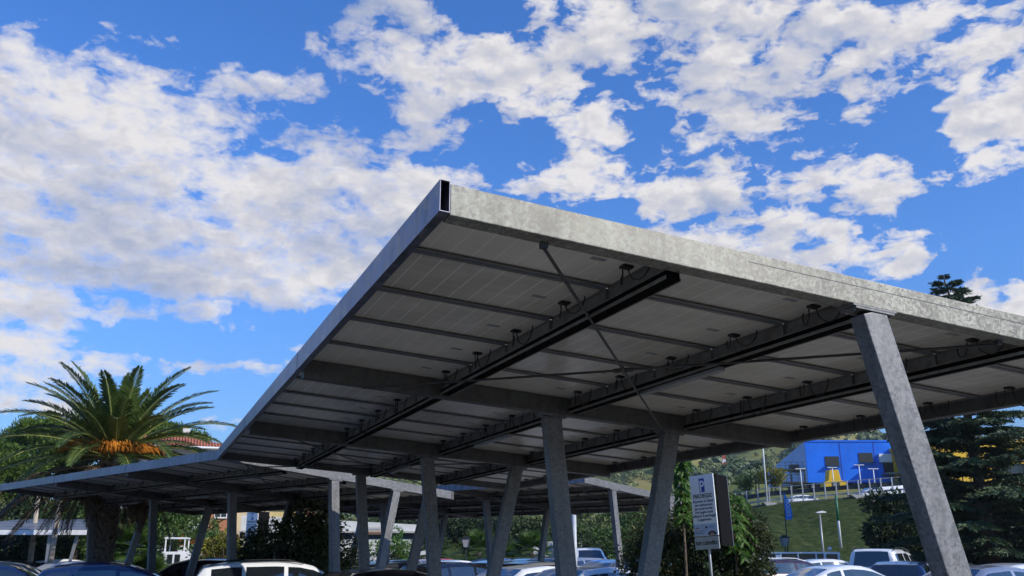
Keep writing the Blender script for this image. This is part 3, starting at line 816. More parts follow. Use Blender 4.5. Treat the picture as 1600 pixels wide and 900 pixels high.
# profile: (x fraction from nose, height fraction, is greenhouse edge) ; belts as height fraction
CAR = {
 'hatch': dict(L=4.1, W=1.75, H=1.45, top=[(0, .36), (.015, .46), (.05, .53), (.20, .63), (.255, .67), (.43, .925), (.50, .972), (.60, 1.0), (.75, .99), (.88, .945), (.90, .93), (.965, .72), (.985, .60), (1, .42)],
               ws=(.255, .43), rw=(.90, .965), belt=(.64, .70), pill=[.56, .77], cw=(.31, .88)),
 'saloon': dict(L=4.6, W=1.8, H=1.41, top=[(0, .36), (.012, .47), (.05, .54), (.22, .65), (.27, .69), (.42, .93), (.49, .98), (.58, 1.0), (.70, .97), (.74, .95), (.865, .74), (.96, .71), (.985, .62), (1, .42)],
               ws=(.27, .42), rw=(.74, .865), belt=(.66, .71), pill=[.565], cw=(.32, .78)),
 'estate': dict(L=4.7, W=1.84, H=1.49, top=[(0, .36), (.012, .47), (.05, .54), (.20, .64), (.25, .68), (.39, .93), (.46, .98), (.58, 1.0), (.80, .985), (.92, .94), (.935, .93), (.985, .70), (.993, .58), (1, .40)],
               ws=(.25, .39), rw=(.935, .985), belt=(.65, .69), pill=[.53, .74], cw=(.29, .90)),
 'offroader': dict(L=4.6, W=1.9, H=1.84, top=[(0, .38), (.01, .5), (.03, .58), (.22, .63), (.27, .65), (.355, .92), (.39, .955), (.52, .965), (.60, 1.0), (.90, .995), (.955, .97), (.965, .95), (.99, .66), (.995, .5), (1, .36)],
               ws=(.27, .355), rw=(.965, .99), belt=(.63, .64), pill=[.50, .70], cw=(.30, .935)),
 'coupe': dict(L=4.1, W=1.74, H=1.38, top=[(0, .36), (.012, .48), (.05, .56), (.24, .67), (.30, .71), (.45, .94), (.51, .985), (.60, 1.0), (.70, .97), (.76, .93), (.90, .76), (.965, .72), (.985, .62), (1, .42)],
               ws=(.30, .45), rw=(.76, .90), belt=(.67, .73), pill=[.68], cw=(.36, .80)),
 'van': dict(L=4.9, W=1.95, H=2.0, top=[(0, .34), (.01, .44), (.04, .50), (.13, .58), (.17, .61), (.32, .93), (.37, .975), (.50, 1.0), (.88, .995), (.965, .96), (.975, .94), (.99, .66), (.995, .5), (1, .34)],
             ws=(.17, .32), rw=(.975, .99), belt=(.60, .60), pill=[.42], cw=(.22, .45)),
}
_carcache = {}
def car_meshes(kind):
    if kind in _carcache: return _carcache[kind]
    S = CAR[kind]; L_, W, H = S['L'], S['W'], S['H']
    xs = set([t[0] for t in S['top']])
    for a in (S['ws'], S['rw'], S['cw']): xs.update(a)
    for p in S['pill']: xs.update((p - .010, p + .010))
    xs.update([i / 40 for i in range(41)])
    xs = sorted(xs); xs = [x for i, x in enumerate(xs) if i == 0 or x - xs[i - 1] > .0035 or x in (S['ws'] + S['rw'] + S['cw'])]
    def topz(x): return lerp_tab(x, S['top']) * H
    ws0, ws1 = S['ws']; rw0, rw1 = S['rw']
    wheels = (.19 * 4.2 / L_ + .005, 1 - .20 * 4.2 / L_)
    WR = .33
    def ring(x):
        tz = topz(x); X = x * L_
        e = min(x, 1 - x) * L_
        wf = 1 - .16 * max(0, 1 - e / .55) ** 2.2
        w = W / 2 * wf
        blt = min((S['belt'][0] + (S['belt'][1] - S['belt'][0]) * x) * H, tz - .012)
        zb = .20
        for wx in wheels:
            d = abs(X - wx * L_)
            if d < WR + .05: zb = max(zb, .30 + math.sqrt((WR + .05) ** 2 - d * d))
        gh = max(0, tz - blt)
        k = min(1, gh / (.28 * H))             # how much greenhouse stands here
        wt = w * (1 - .20 * k)
        zb = min(zb, blt - .06)
        z1 = max(zb + .01, .30 * H)
        z2 = max(z1 + .01, .47 * H); z2 = min(z2, blt - .02)
        rail = tz - .055 * H * k - .004
        p = [(w * .93, zb), (w * .985, min(z1, z2 - .01)), (w, z2), (w * .975, blt),
             (w * .975 + (wt - w * .975) * .07 - .012 * k, blt + (rail - blt) * .07), (wt + .012 * k, blt + (rail - blt) * .90), (wt - .02 * k, rail),
             (wt * .86, tz - .012 * H * k - .002), (wt * .80, tz - .010 * H * k), (wt * .4, tz - .002), (0, tz)]
        return X, p
    V = []; nr = 11
    for x in xs:
        X, p = ring(x)
        for s in (1, -1):
            for (y, z) in p: V.append((X - L_ / 2, s * y, z))
    parts = {'body': [], 'windshield': [], 'rear_window': [], 'side_window': [], 'headlight': [], 'tail_light': [], 'grille': []}
    sideR = {}
    for i in range(len(xs) - 1):
        xm = (xs[i] + xs[i + 1]) / 2
        for si in (0, 1):
            for j in range(nr - 1):
                a = (i * 2 + si) * nr + j; b = ((i + 1) * 2 + si) * nr + j
                f = (a, b, b + 1, a + 1) if si == 0 else (a, a + 1, b + 1, b)
                part = 'body'
                if j >= 8 and ws0 + .004 < xm < ws1 - .002: part = 'windshield'
                elif j >= 8 and rw0 + .002 < xm < rw1 - .002: part = 'rear_window'
                elif j == 4 and ws0 + .035 < xm < S['cw'][1] + .0 and not any(abs(xm - p) < .010 for p in S['pill']): part = ('side_window', si, sum(xm > p for p in S['pill']))
                elif j in (1, 2) and .006 < xm < .05 and (j == 2): part = ('headlight', si)
                elif j in (2,) and .955 < xm < .997: part = ('tail_light', si)
                if isinstance(part, tuple): sideR.setdefault(part, []).append(f)
                else: parts[part].append(f)
    # end caps
    for i, flip in ((0, 0), (len(xs) - 1, 1)):
        l = [(i * 2) * nr + j for j in range(nr)] + [(i * 2 + 1) * nr + j for j in range(nr - 2, -1, -1)]
        parts['body'].append(tuple(l[::-1] if flip else l))
    def sub(faces, name, off=0.):
        ids = sorted({v for f in faces for v in f}); mp = {v: k for k, v in enumerate(ids)}
        me = bpy.data.meshes.new(name); me.from_pydata([V[v] for v in ids], [], [tuple(mp[v] for v in f) for f in faces])
        bm = bmesh.new(); bm.from_mesh(me); bmesh.ops.remove_doubles(bm, verts=bm.verts, dist=1e-4); bmesh.ops.recalc_face_normals(bm, faces=bm.faces)
        bm.to_mesh(me); bm.free(); me.shade_smooth(); me.set_sharp_from_angle(angle=R(38)); return me
    out = {'body': sub(parts['body'], 'body')}
    items = []
    for n in ('windshield', 'rear_window'):
        if parts[n]: items.append((n, sub(parts[n], n)))
    for k, f in sideR.items(): items.append((k[0], sub(f, k[0])))
    out['items'] = items
    # wheels
    ty = MB(); rm = MB()
    n = 28; prof = [(.21, -.10), (.30, -.105), (.33, -.08), (.335, 0), (.33, .08), (.30, .105), (.21, .10)]
    vs = []; fs = []
    for k in range(n):
        a = 2 * math.pi * k / n
        for r_, y in prof: vs.append((math.cos(a) * r_, y, math.sin(a) * r_))
    for k in range(n):
        for j in range(len(prof) - 1):
            fs.append((k * 7 + j, ((k + 1) % n) * 7 + j, ((k + 1) % n) * 7 + j + 1, k * 7 + j + 1))
    ty.add(vs, fs); out['tyre'] = ty.mesh('wheel', M['rubber'], smooth=True)
    for k in range(5):
        a = 2 * math.pi * k / 5; rm.bar((0, 0, 0), (math.cos(a) * .2, 0, math.sin(a) * .2), .03, .07, up=(0, 1, 0))
    rm.tube([(0, -.04, 0), (0, .04, 0)], .05, 12)
    vs = []; fs = []
    for k in range(n):
        a = 2 * math.pi * k / n
        for r_, y in ((.185, -.085), (.212, -.085), (.212, .085), (.185, .085)): vs.append((math.cos(a) * r_, y, math.sin(a) * r_))
    for k in range(n):
        for j in range(4): fs.append((k * 4 + j, ((k + 1) % n) * 4 + j, ((k + 1) % n) * 4 + (j + 1) % 4, k * 4 + (j + 1) % 4))
    rm.add(vs, fs); out['rim'] = rm.mesh('rim', M['steel_rim'], smooth=False)
    out['wheels'] = [(wx * L_ - L_ / 2, s * (W / 2 - .13)) for wx in wheels for s in (1, -1)]
    # underbody / arch liner
    out['under'] = MB().box(-L_ / 2 + .25, L_ / 2 - .25, -W / 2 + .24, W / 2 - .24, .18, .60 * H * .9).mesh('underbody', M['black'])
    m_ = MB()
    for s in (1, -1):
        x = (ws0 + .055) * L_ - L_ / 2
        mm = MB(); mm.bar((x, s * (W / 2 - .03), S['belt'][0] * H + .02), (x, s * (W / 2 + .05), S['belt'][0] * H + .05), .03, .03)
        mm.box(x - .03, x + .06, s * (W / 2 + .11) - .09, s * (W / 2 + .11) + .09, S['belt'][0] * H + .0, S['belt'][0] * H + .13)
        out['mirror%d' % s] = mm.mesh('wing_mirror', M['black'], bevel=.012)
    rr = []
    for s in (1, -1):
        r_ = MB(); zz = lambda x: topz(x) + .012; yy = s * W / 2 * .77
        pts = [((x) * L_ - L_ / 2, yy, zz(x) + (.02 if 0 < q < 6 else -.03)) for q, x in enumerate([S['ws'][1] + .05 + (S['rw'][0] - S['ws'][1] - .07) * k / 6 for k in range(7)])]
        r_.tube(pts, .014, 6); rr.append(r_)
    out['rails'] = rr
    an = MB().tube([(L_ * (rw0 - .04) - L_ / 2, 0, topz(rw0 - .04) - .01), (L_ * (rw0 - .0) - L_ / 2, 0, topz(rw0 - .04) + .20)], [.006, .003], 5)
    out['antenna'] = an.mesh('antenna', M['black'])
    # grille, plates, handles
    out['grille'] = MB().box(-L_ / 2 - .012, -L_ / 2 + .04, -.42, .42, .34 * H, .43 * H).mesh('grille', M['black'], bevel=.008)
    out['plate_f'] = MB().box(-L_ / 2 - .02, -L_ / 2 + .02, -.18, .18, .25 * H, .25 * H + .11).mesh('number_plate', M['white_metal'])
    out['plate_r'] = MB().box(L_ / 2 - .02, L_ / 2 + .015, -.26, .26, .40 * H - .06, .40 * H + .05).mesh('number_plate', M['white_metal'])
    hs = []
    for s in (1, -1):
        for xd in (S['pill'][0] - .04, S['pill'][0] + .13):
            hs.append(MB().box(xd * L_ - L_ / 2 - .09, xd * L_ - L_ / 2 + .09, s * (W / 2 - .01) - .02, s * (W / 2 - .01) + .02, S['belt'][0] * H - .14, S['belt'][0] * H - .115).mesh('door_handle', M['steel_rim'], bevel=.006))
    out['handles'] = hs
    _carcache[kind] = out
    return out
_paints = {}
def pcol(name, col, rough=.2, metal=0.):
    if name not in _paints: _paints[name] = paint('paint_' + name, col, rough, metal)
    return _paints[name]
WHITE = ('white', (.72, .73, .74)); BLACK = ('black', (.008, .008, .009)); SILVER = ('silver', (.42, .43, .45), .3, .7); BLUE = ('blue', (.02, .08, .34)); NAVY = ('navy', (.008, .018, .06))
LBLUE = ('light_blue', (.16, .30, .55), .25, .4); GREY = ('dark_grey', (.06, .062, .066), .28, .5); PLUM = ('plum', (.05, .025, .035), .25, .3); RED = ('red', (.4, .02, .02))
GRP = 'cars parked in the lot'
def car(kind, pxc, D, yaw, col, label, z=0, rails=False, antenna=False, group=GRP, roofcol=None, railcol=None, blackglass=True):
    G = car_meshes(kind); loc = gpos(pxc, D, z)
    root = empty('parked_car' if kind != 'van' else 'parked_van', loc, R(yaw), label, 'car' if kind != 'van' else 'van', group)
    pm = pcol(*col)
    def lk(name, me, mat=None, parent=root, loc=None):
        o = link(name, me, parent, loc)
        if mat is not None:
            o.material_slots[0].link = 'OBJECT'; o.material_slots[0].material = mat
        return o
    if not G['body'].materials: G['body'].materials.append(pm)
    body = lk('body', G['body'], pm)
    for n, me in G['items']:
        mat = {'headlight': M['lamp_glass'], 'tail_light': M['red_lamp']}.get(n, M['glass'])
        if not me.materials: me.materials.append(mat)
        lk(n, me)
    lk('underbody', G['under'])
    for (x, y) in G['wheels']:
        w_ = lk('wheel', G['tyre'], loc=(x, y, .335)); lk('rim', G['rim'], parent=w_)
    lk('wing_mirror', G['mirror1'], pm); lk('wing_mirror', G['mirror-1'], pm)
    for h in G['handles']: lk('door_handle', h)
    lk('grille', G['grille']); lk('number_plate', G['plate_f']); lk('number_plate', G['plate_r'])
    if rails:
        for r_ in G['rails']:
            lk('roof_rail', r_.mesh('roof_rail', railcol or M['black']))
    if antenna: lk('antenna', G['antenna'])
    return root
# yaw 0: nose towards -x (left); 180: nose to the right; 90: nose towards the camera... (-y)
car('estate', 445, 23.50, 200, WHITE, 'white estate car with black roof rails in front of the dark evergreen shrub', rails=True, antenna=False)
car('estate', 292, 29.40, 22, BLACK, 'black estate car with bright roof rail left of the white estate', rails=True, railcol=M['grey_metal'])
car('hatch', 190, 20.10, 205, NAVY, 'dark navy hatchback, nearest of the cars left of the black estate')
car('hatch', 184, 26.25, 190, ('dark_blue', (.012, .03, .12)), 'dark blue hatchback behind the navy one, in front of the palm trunk')
car('saloon', 92, 32.90, 60, LBLUE, 'light blue saloon with its windscreen reflecting the sky near the left edge')
car('saloon', 32, 38.80, 195, GREY, 'dark grey saloon behind the light blue one at the left')
car('hatch', -4, 23.60, 200, NAVY, 'dark navy hatchback cut off by the left edge of the photo')
car('hatch', 115, 41.75, 200, WHITE, 'white hatchback glimpsed behind the date palm trunk')
car('saloon', 612, 17.40, 217, BLACK, 'black saloon whose roof shows lowest between the middle columns')
car('saloon', 622, 29.70, 224, GREY, 'dark grey saloon behind the crossing slanted columns')
car('hatch', 570, 36.55, 220, BLUE, 'bright blue hatchback behind the sunlit slanted column')
car('hatch', 636, 35.35, 223, SILVER, 'silver hatchback in the far row behind the crossing columns')
car('estate', 380, 38.80, 190, LBLUE, 'pale blue estate behind the pole of the far parking sign')
car('hatch', 726, 25.50, 221, BLACK, 'black hatchback with a blue windscreen between the two middle columns')
car('saloon', 716, 39.85, 225, WHITE, 'white saloon behind the black hatchback, beside the dark column')
car('saloon', 698, 42.30, 218, NAVY, 'navy saloon in the far row below the bright fan palm')
car('hatch', 798, 32.70, 223, WHITE, 'white hatchback seen from its rear corner behind the leaning column')
car('hatch', 856, 29.75, 224, SILVER, 'silver hatchback with a wide black rear window turned to the camera')
car('estate', 856, 40.30, 224, NAVY, 'navy estate with roof rails behind the silver hatchback', rails=True)
car('saloon', 850, 21.50, 218, WHITE, 'white saloon, nearest of the cars just left of the thick column')
car('saloon', 943, 44.45, 41, BLUE, 'bright blue saloon in the far row right of the thick column')
car('hatch', 961, 34.90, 41, LBLUE, 'light blue hatchback between the bright blue saloon and a white saloon')
car('saloon', 944, 19.90, 219, WHITE, 'white saloon, nearest car just right of the thick dark column')
car('van', 918, 52.00, 95, WHITE, 'small white van far back right of the thick column', group=None)
car('estate', 1235, 32.30, 195, PLUM, 'plum coloured estate with a silver roof rail right of the sign shrubs', rails=True, railcol=M['white_metal'], antenna=True)
car('hatch', 1307, 41.50, 195, WHITE, 'white hatchback behind, in front of the glass screen')
car('coupe', 1335, 25.30, 195, WHITE, 'white low coupe in front of the white off-roader')
car('offroader', 1393, 34.75, 235, WHITE, 'white off-roader with stepped roof and black roof bars', rails=True)
car('hatch', 1420, 28.70, 240, NAVY, 'dark navy hatchback tucked against the thick near column', antenna=True)
car('saloon', 1563, 21.40, 205, SILVER, 'silver saloon at the right edge under the cedar', antenna=True)
car('saloon', 1496, 37.90, 190, GREY, 'dark grey saloon in deep shade behind the silver one')

car('hatch', 538, 42.00, 221, BLUE, 'blue hatchback half hidden by the foot of the sunlit upright column')
car('hatch', 663, 44.75, 43, RED, 'dark red hatchback in the farthest row beside the dark column')
car('saloon', 674, 47.50, 219, SILVER, 'silver saloon in the farthest row, left of the lantern lamp')
car('hatch', 788, 47.00, 225, BLUE, 'blue hatchback in the farthest row behind the leaning column')
car('saloon', 799, 52.50, 45, WHITE, 'white saloon in the farthest row, left of the low white wall')
car('estate', 893, 46.00, 42, SILVER, 'silver estate in the farthest row behind the thick white post')
car('hatch', 993, 42.75, 40, LBLUE, 'pale blue hatchback in the farthest row at the left edge of the shrubs')
car('hatch', 15, 27.50, 200, SILVER, 'silver hatchback at the left edge under the small far carport')
car('hatch', 232, 40.75, 195, BLACK, 'black hatchback behind the left columns, below the white frame trailer')
car('saloon', 444, 43.25, 195, NAVY, 'navy saloon behind the big dark evergreen shrub')
car('saloon', 1608, 26.25, 200, WHITE, 'white saloon cut off by the right edge, behind the silver saloon')
# ------------------------------------------------------------------ buildings
def wallmat(name, col, var=.08, scale=1.2, rough=.85): return plain(name, col, rough, 0, var, scale)
M['lightgrey'] = plain('pale_grey', (.30, .31, .31), .45)
M['cobalt'] = wallmat('cobalt_cladding', (.012, .085, .62), .10, .5, .45)
def cladding(name, col, pitch, rough=.45):
    m, nt, b = newmat(name)
    tc = N(nt, 'ShaderNodeTexCoord'); sx = N(nt, 'ShaderNodeSeparateXYZ'); nt.links.new(tc.outputs['Object'], sx.inputs[0])
    a = N(nt, 'ShaderNodeMath', operation='ADD'); nt.links.new(sx.outputs[0], a.inputs[0]); nt.links.new(sx.outputs[1], a.inputs[1])
    s = N(nt, 'ShaderNodeMath', operation='MULTIPLY'); s.inputs[1].default_value = 1 / pitch; nt.links.new(a.outputs[0], s.inputs[0])
    fr = N(nt, 'ShaderNodeMath', operation='FRACT'); nt.links.new(s.outputs[0], fr.inputs[0])
    bp = N(nt, 'ShaderNodeBump'); bp.inputs['Distance'].default_value = .06; nt.links.new(fr.outputs[0], bp.inputs['Height']); nt.links.new(bp.outputs[0], b.inputs['Normal'])
    no = N(nt, 'ShaderNodeTexNoise'); no.inputs['Scale'].default_value = .25; no.inputs['Detail'].default_value = 5; nt.links.new(tc.outputs['Object'], no.inputs['Vector'])
    r = ramp(nt, [(.3, [c * .82 for c in col]), (.7, [min(1, c * 1.12) for c in col])]); nt.links.new(no.outputs['Fac'], r.inputs['Fac']); nt.links.new(r.outputs['Color'], b.inputs['Base Color'])
    b.inputs['Roughness'].default_value = rough
    return m
M['cobalt'] = cladding('cobalt_cladding', (.008, .18, .88), .4)
M['litclad'] = cladding('lit_blue_cladding', (.36, .50, .80), .4)  # paler copy of the store blue, light on the left wall put into colour
M['yellowclad'] = cladding('yellow_cladding', (.80, .48, .02), .4)
M['winglass'] = plain('window_glass', (.02, .025, .03), .1)
def tiles():
    m, nt, b = newmat('terracotta_tiles')
    tc = N(nt, 'ShaderNodeTexCoord'); wv_ = N(nt, 'ShaderNodeTexWave'); wv_.inputs['Scale'].default_value = 1.6; wv_.inputs['Distortion'].default_value = 1.5; wv_.bands_direction = 'X'
    nt.links.new(tc.outputs['Object'], wv_.inputs['Vector'])
    no = N(nt, 'ShaderNodeTexNoise'); no.inputs['Scale'].default_value = 5; nt.links.new(tc.outputs['Object'], no.inputs['Vector'])
    r = ramp(nt, [(.3, (.30, .075, .03)), (.7, (.48, .15, .07))]); nt.links.new(no.outputs['Fac'], r.inputs['Fac']); nt.links.new(r.outputs['Color'], b.inputs['Base Color'])
    bp = N(nt, 'ShaderNodeBump'); bp.inputs['Distance'].default_value = .08; nt.links.new(wv_.outputs['Fac'], bp.inputs['Height']); nt.links.new(bp.outputs[0], b.inputs['Normal'])
    b.inputs['Roughness'].default_value = .85; return m
M['tiles'] = tiles()
def window(parent, x, y, z, w_, h_, face='y', frame=M['white_metal'], shutter=None):
    o = MB()
    if face == 'y':
        o.box(x - w_ / 2 - .06, x + w_ / 2 + .06, y - .05, y - .005, z - .06, z + h_ + .06)
        f = o.build('window', frame, parent)
        MB().box(x - w_ / 2, x - .03, y - .062, y - .052, z, z + h_).box(x + .03, x + w_ / 2, y - .062, y - .052, z, z + h_).build('pane', M['winglass'], f)
        MB().box(x - w_ / 2 - .12, x + w_ / 2 + .12, y - .13, y - .003, z - .14, z - .065).build('sill', M['concrete'], f)
        if shutter:
            for s in (-1, 1): MB().box(x + s * (w_ * .75 + .08) - w_ * .22, x + s * (w_ * .75 + .08) + w_ * .22, y - .05, y - .004, z, z + h_).build('shutter', shutter, f)
    return f
def house(loc, rz, w_, d_, h_, roofh, wall, label, wins=(), over=.5, hip=True, name='house', roof=None, group='houses behind the car park', chimney=True, chs=.5):
    root = empty(name, loc, rz, label, 'house', group)
    MB().box(-w_ / 2, w_ / 2, 0, d_, -.5, h_).build('wall', wall, root)
    X, Y0, Y1 = w_ / 2 + over, -over, d_ + over
    r = MB(); i = min(X, (Y1 - Y0) / 2) * (.95 if hip else 0)
    if w_ >= d_: a, b_ = (-X + i, (Y0 + Y1) / 2), (X - i, (Y0 + Y1) / 2)
    else: a, b_ = (0, Y0 + i), (0, Y1 - i)
    vs = [(-X, Y0, h_ + .12), (X, Y0, h_ + .12), (X, Y1, h_ + .12), (-X, Y1, h_ + .12), (a[0], a[1], h_ + roofh), (b_[0], b_[1], h_ + roofh)]
    if w_ >= d_: fs = [(0, 1, 5, 4), (1, 2, 5), (2, 3, 4, 5), (3, 0, 4), (3, 2, 1, 0)]
    else: fs = [(0, 1, 4), (1, 2, 5, 4), (2, 3, 5), (3, 0, 4, 5), (3, 2, 1, 0)]
    r.add(vs, fs); ro = r.build('roof', roof or M['tiles'], root)
    MB().box(-X, X, Y0, Y1, h_ + .003, h_ + .115).build('eaves', M['white_metal'], root)
    if chimney: MB().box(w_ * .2 - chs / 2, w_ * .2 + chs / 2, d_ * .5, d_ * .5 + chs, h_ + roofh * .4, h_ + roofh + .6).build('chimney', wall, ro)
    for (x, z, a_, b2) in wins: window(root, x, 0, z, a_, b2)
    return root
W_cream = wallmat('cream_render', (.50, .43, .28)); W_white = wallmat('white_render', (.52, .52, .50)); W_brown = wallmat('terracotta_render', (.36, .15, .075)); W_yel = wallmat('yellow_render', (.50, .40, .18))
# red-roofed house right of the palm crown
house(gpos(236, 62), R(20), 6.2, 6, zat(702, 62), 1.45, W_white, 'white house with a red tiled hip roof right of the palm crown', [(-2, 3.5, .9, 1.3), (1.5, 3.5, .9, 1.3)], over=1.7)
house(gpos(314, 76), R(19), 4.6, 7, zat(772, 76), 1.0, W_brown, 'brown-orange rendered house behind the slanted column', [(-.9, 4.6, .9, 1.2), (1.1, 4.6, .9, 1.2), (-.9, 1.5, .9, 1.2)])
house(gpos(372, 79), R(17), 4.2, 7, zat(776, 78), 1.0, W_cream, 'cream rendered house between the brown house and the far sign', [(-1, 4.2, .8, 1.1)])
house(gpos(426, 80), R(15), 5.0, 7, zat(792, 80), .9, W_yel, 'pale yellow house with an awning behind the far sign', [(-1.2, 3.3, 1.2, 1.0), (1.0, 3.3, 1.2, 1.0)])
house(gpos(470, 88), R(13), 4.5, 7, zat(815, 88), 1.1, W_cream, 'low cream house whose red roof peeks over the long white wall', [(0, 1.5, 1, 1)])
house(gpos(182, 52), R(20), 1.6, 3, zat(800, 52), .9, W_white, 'narrow white gabled house right of the palm trunk', [(0, 2, .7, .9)], hip=False, roof=M['concrete'], chimney=False)
# long white low building
lb = empty('long_building', gpos(520, 68), R(8), 'long low white building with a dark strip along its foot', 'building')
zt_ = zat(808, 68)
MB().prism([(-6.8, 0), (6.8, 0), (6.8, zt_ - .55), (-6.8, zt_ + .1)], 0, 6).build('wall', W_white, lb)
MB().box(-6.82, 6.82, -.03, -.004, zt_ - 1.55, zt_ - 1.15).build('dark_band', M['dark_metal'], lb)
MB().box(-6.9, 6.9, -.5, 6.1, zt_ - 1.12, zt_ - 1.0).build('canopy_slab', M['concrete'], lb)
for x in (-5, -2.5, 0, 2.5, 5): window(lb, x, 0, .9, 1.4, .8)
# slatted pergola
pg = empty('pergola', gpos(583, 60), 0, 'wooden slatted screen on a white frame behind the sunlit slanted column', 'pergola')
for k in range(5): MB().box(-.55, .55, -.03, .0, zat(835, 60) + .10 * k, zat(835, 60) + .10 * k + .055).build('slat', plain('wood_slat%d' % k, (.30, .17, .10), .7), pg)
for s in (-.6, .6): MB().box(s - .04, s + .04, -.05, .05, 0, zat(826, 60)).build('post', M['white_metal'], pg)
MB().box(-.75, .9, -.1, .9, zat(826, 60) + .003, zat(826, 60) + .06).build('top_board', M['white_metal'], pg)
# garden wall parts
gw = empty('garden_wall', gpos(588, 57), 0, 'pinkish white garden wall with pillars left of the bright green shrub', 'wall')
MB().box(-2.6, .9, 0, .2, 0, 1.5).build('wall_panel', wallmat('pinkish_render', (.66, .58, .52)), gw)
for x in (-2.5, -1.4, -.3, .85): MB().box(x - .14, x + .14, -.05, .25, 0, 1.75).build('pillar', W_white, gw)
ww = tag(MB().box(-1.5, 1.5, 0, .25, 0, zat(846, 57), Matrix.Rotation(0, 4, 'Z')).build('white_wall', W_white, loc=gpos(872, 57), bevel=.02), 'low white wall at the foot of the open grassy slope', 'wall')
# the blue building on the plateau
ZB = zat(764, 130); ZS = zat(754, 130); ZT = zat(690, 130)
xL = xat(1257, 130, ZT)
bb = empty('store_building', (xL, 130, ZB - .3), 0, 'huge cobalt blue cladded store building on the hill beyond the upper road', 'building')
hS, hT = ZS - ZB + .3, ZT - ZB + .3
o = MB(); fx = 16.3
o.add([(0, 0, hS), (fx, 0, hS), (fx, 0, hT + .25), (0, 0, hT), (4.2, 12, hS), (fx, 12, hS), (fx, 12, hT), (4.2, 12, hT)],
      [(0, 1, 2, 3), (1, 5, 6, 2), (3, 2, 6, 7), (0, 4, 5, 1), (4, 7, 6, 5)]).build('front_wall', M['cobalt'], bb)
o = MB(); o.add([(-.05, 0, hS), (-.05, 0, hT), (2.5, 29, hT), (2.5, 29, hS)], [(0, 1, 2, 3)]).add([(-.05, 0, hS), (-.05, 0, hT), (-5.6, 7.0, hS + 2.9), (-5.6, 7.0, hS)], [(0, 1, 2, 3)])
o = MB(); o.add([(-.02, .02, hS), (-.02, .02, hT), (-3.2, 9.0, hT - 3.6), (-3.2, 9.0, hS), (4.1, 12.1, hS), (4.1, 12.1, hT)], [(0, 1, 2, 3), (3, 2, 5, 4), (1, 5, 2), (0, 3, 4), (0, 4, 5, 1)])
o.build('side_wall', M['litclad'], bb)
for x in (5.0, 9.9, 14.8): MB().box(x - .04, x + .04, -.05, -.005, hS, hT).build('panel_joint', plain('joint_blue%d' % int(x), (.01, .05, .35), .6), bb)
MB().box(-.05, fx + .1, -.12, -.055, hT - .05, hT + .2).build('parapet', M['cobalt'], bb)
MB().box(.3, fx - .2, 1.2, 11, 0, hS - .01).build('undercroft', M['dark_metal'], bb)
for x in (.8, 3.8, 6.8, 9.8, 12.8, 15.8): MB().box(x - .2, x + .2, .4, .8, 0, hS - .004).build('pillar', M['concrete'], bb)
for (x, z, a_, b_) in ((2.7, 2.4, 2.0, 1.3), (7.6, 2.9, 2.0, 1.3)):
    f = MB().box(x, x + a_, -.10, -.004, hS + z, hS + z + b_).build('louvre', M['dark_metal'], bb)
    for k in range(4): MB().box(x - .1, x + a_ + .1, -.75, -.104, hS + z - .12 - .0, hS + z - .04).build('ledge', M['dark_metal'], f) if k == 0 else None
MB().box(-1.9, -.6, 1.6, 2.4, hS + 1.6, hS + 2.7).build('louvre', M['dark_metal'], bb)
# entrance box with white sign plate, right end
MB().box(10.4, 12.2, -.5, -.02, hT - 3.0, hT - 1.8).build('white_plate', M['white_metal'], bb)
MB().box(10.6, 14.2, -2.2, -.02, hS + 1.0, hS + 1.25).build('balcony', M['grey_metal'], bb)
MB().box(11.0, 14.2, -.3, -.02, hS + 1.3, hS + 3.2).build('balcony_door', M['dark_metal'], bb)
# outside walkway left of the blue building
wk = empty('walkway', (xat(1232, 124, ZB), 124, ZB - .6), 0, 'steel walkway with railings and steps at the left end of the blue building', 'walkway')
for k, zz in enumerate((1.0, 2.7)):
    x0 = (-4.2, -3.4)[k]; MB().box(x0, 2.6, 0, 2.2, zz, zz + .18).build('deck', M['dark_metal'], wk)
    r_ = MB()
    for x in np.arange(x0, 2.6, .8): r_.box(x, x + .05, 0, .05, zz + .16, zz + 1.1)
    r_.box(x0, 2.6, 0, .05, zz + 1.08, zz + 1.14).box(x0, 2.6, .005, .045, zz + .6, zz + .64)
    if k < 2: r_.build('railing', M['dark_metal'], wk)
for x in (-4.0, -1.8, .5, 2.4): MB().box(x - .08, x + .08, .1, .26, 0, 2.7).build('post', M['dark_metal'], wk)
# yellow entrance tower and yellow hall
yt = empty('yellow_tower', (xat(1306, 120, ZB), 120, zat(767, 120)), 0, 'bright yellow stepped tower in front of the blue wall', 'tower')
hy = zat(734, 120) - zat(767, 120)
MB().prism([(-1.7, 0), (1.7, 0), (1.35, hy * .45), (.75, hy * .5), (.55, hy), (-.65, hy), (-.9, hy * .5), (-1.5, hy * .4)], 0, 1.6).build('tower_body', M['yellowclad'], yt, bevel=.04)
MB().box(-.5, .5, -.06, -.003, .3, 1.1).build('door', M['dark_metal'], yt)
yh = empty('yellow_hall', (xat(1463, 118, ZB), 118, zat(752, 118)), R(2), 'bright yellow hall showing through the cedar branches', 'building')
hh = zat(690, 118) - zat(752, 118)
MB().box(0, 19, 0, 14, 0, hh).build('wall', M['yellowclad'], yh)
MB().box(-.2, 19.2, -.2, 14.2, hh + .003, hh + .4).build('roof_edge', M['yellowclad'], yh)
for x in np.arange(1, 19, 2.2): MB().box(x, x + .12, -.6, -.48, 0, 2.6).build('post', M['dark_metal'], yh)
MB().box(.3, 18.5, -.7, -.4, 2.604, 2.75).build('fascia', M['white_metal'], yh)
MB().box(8, 13, -.06, -.004, .05, 2.3).build('window', M['winglass'], yh)
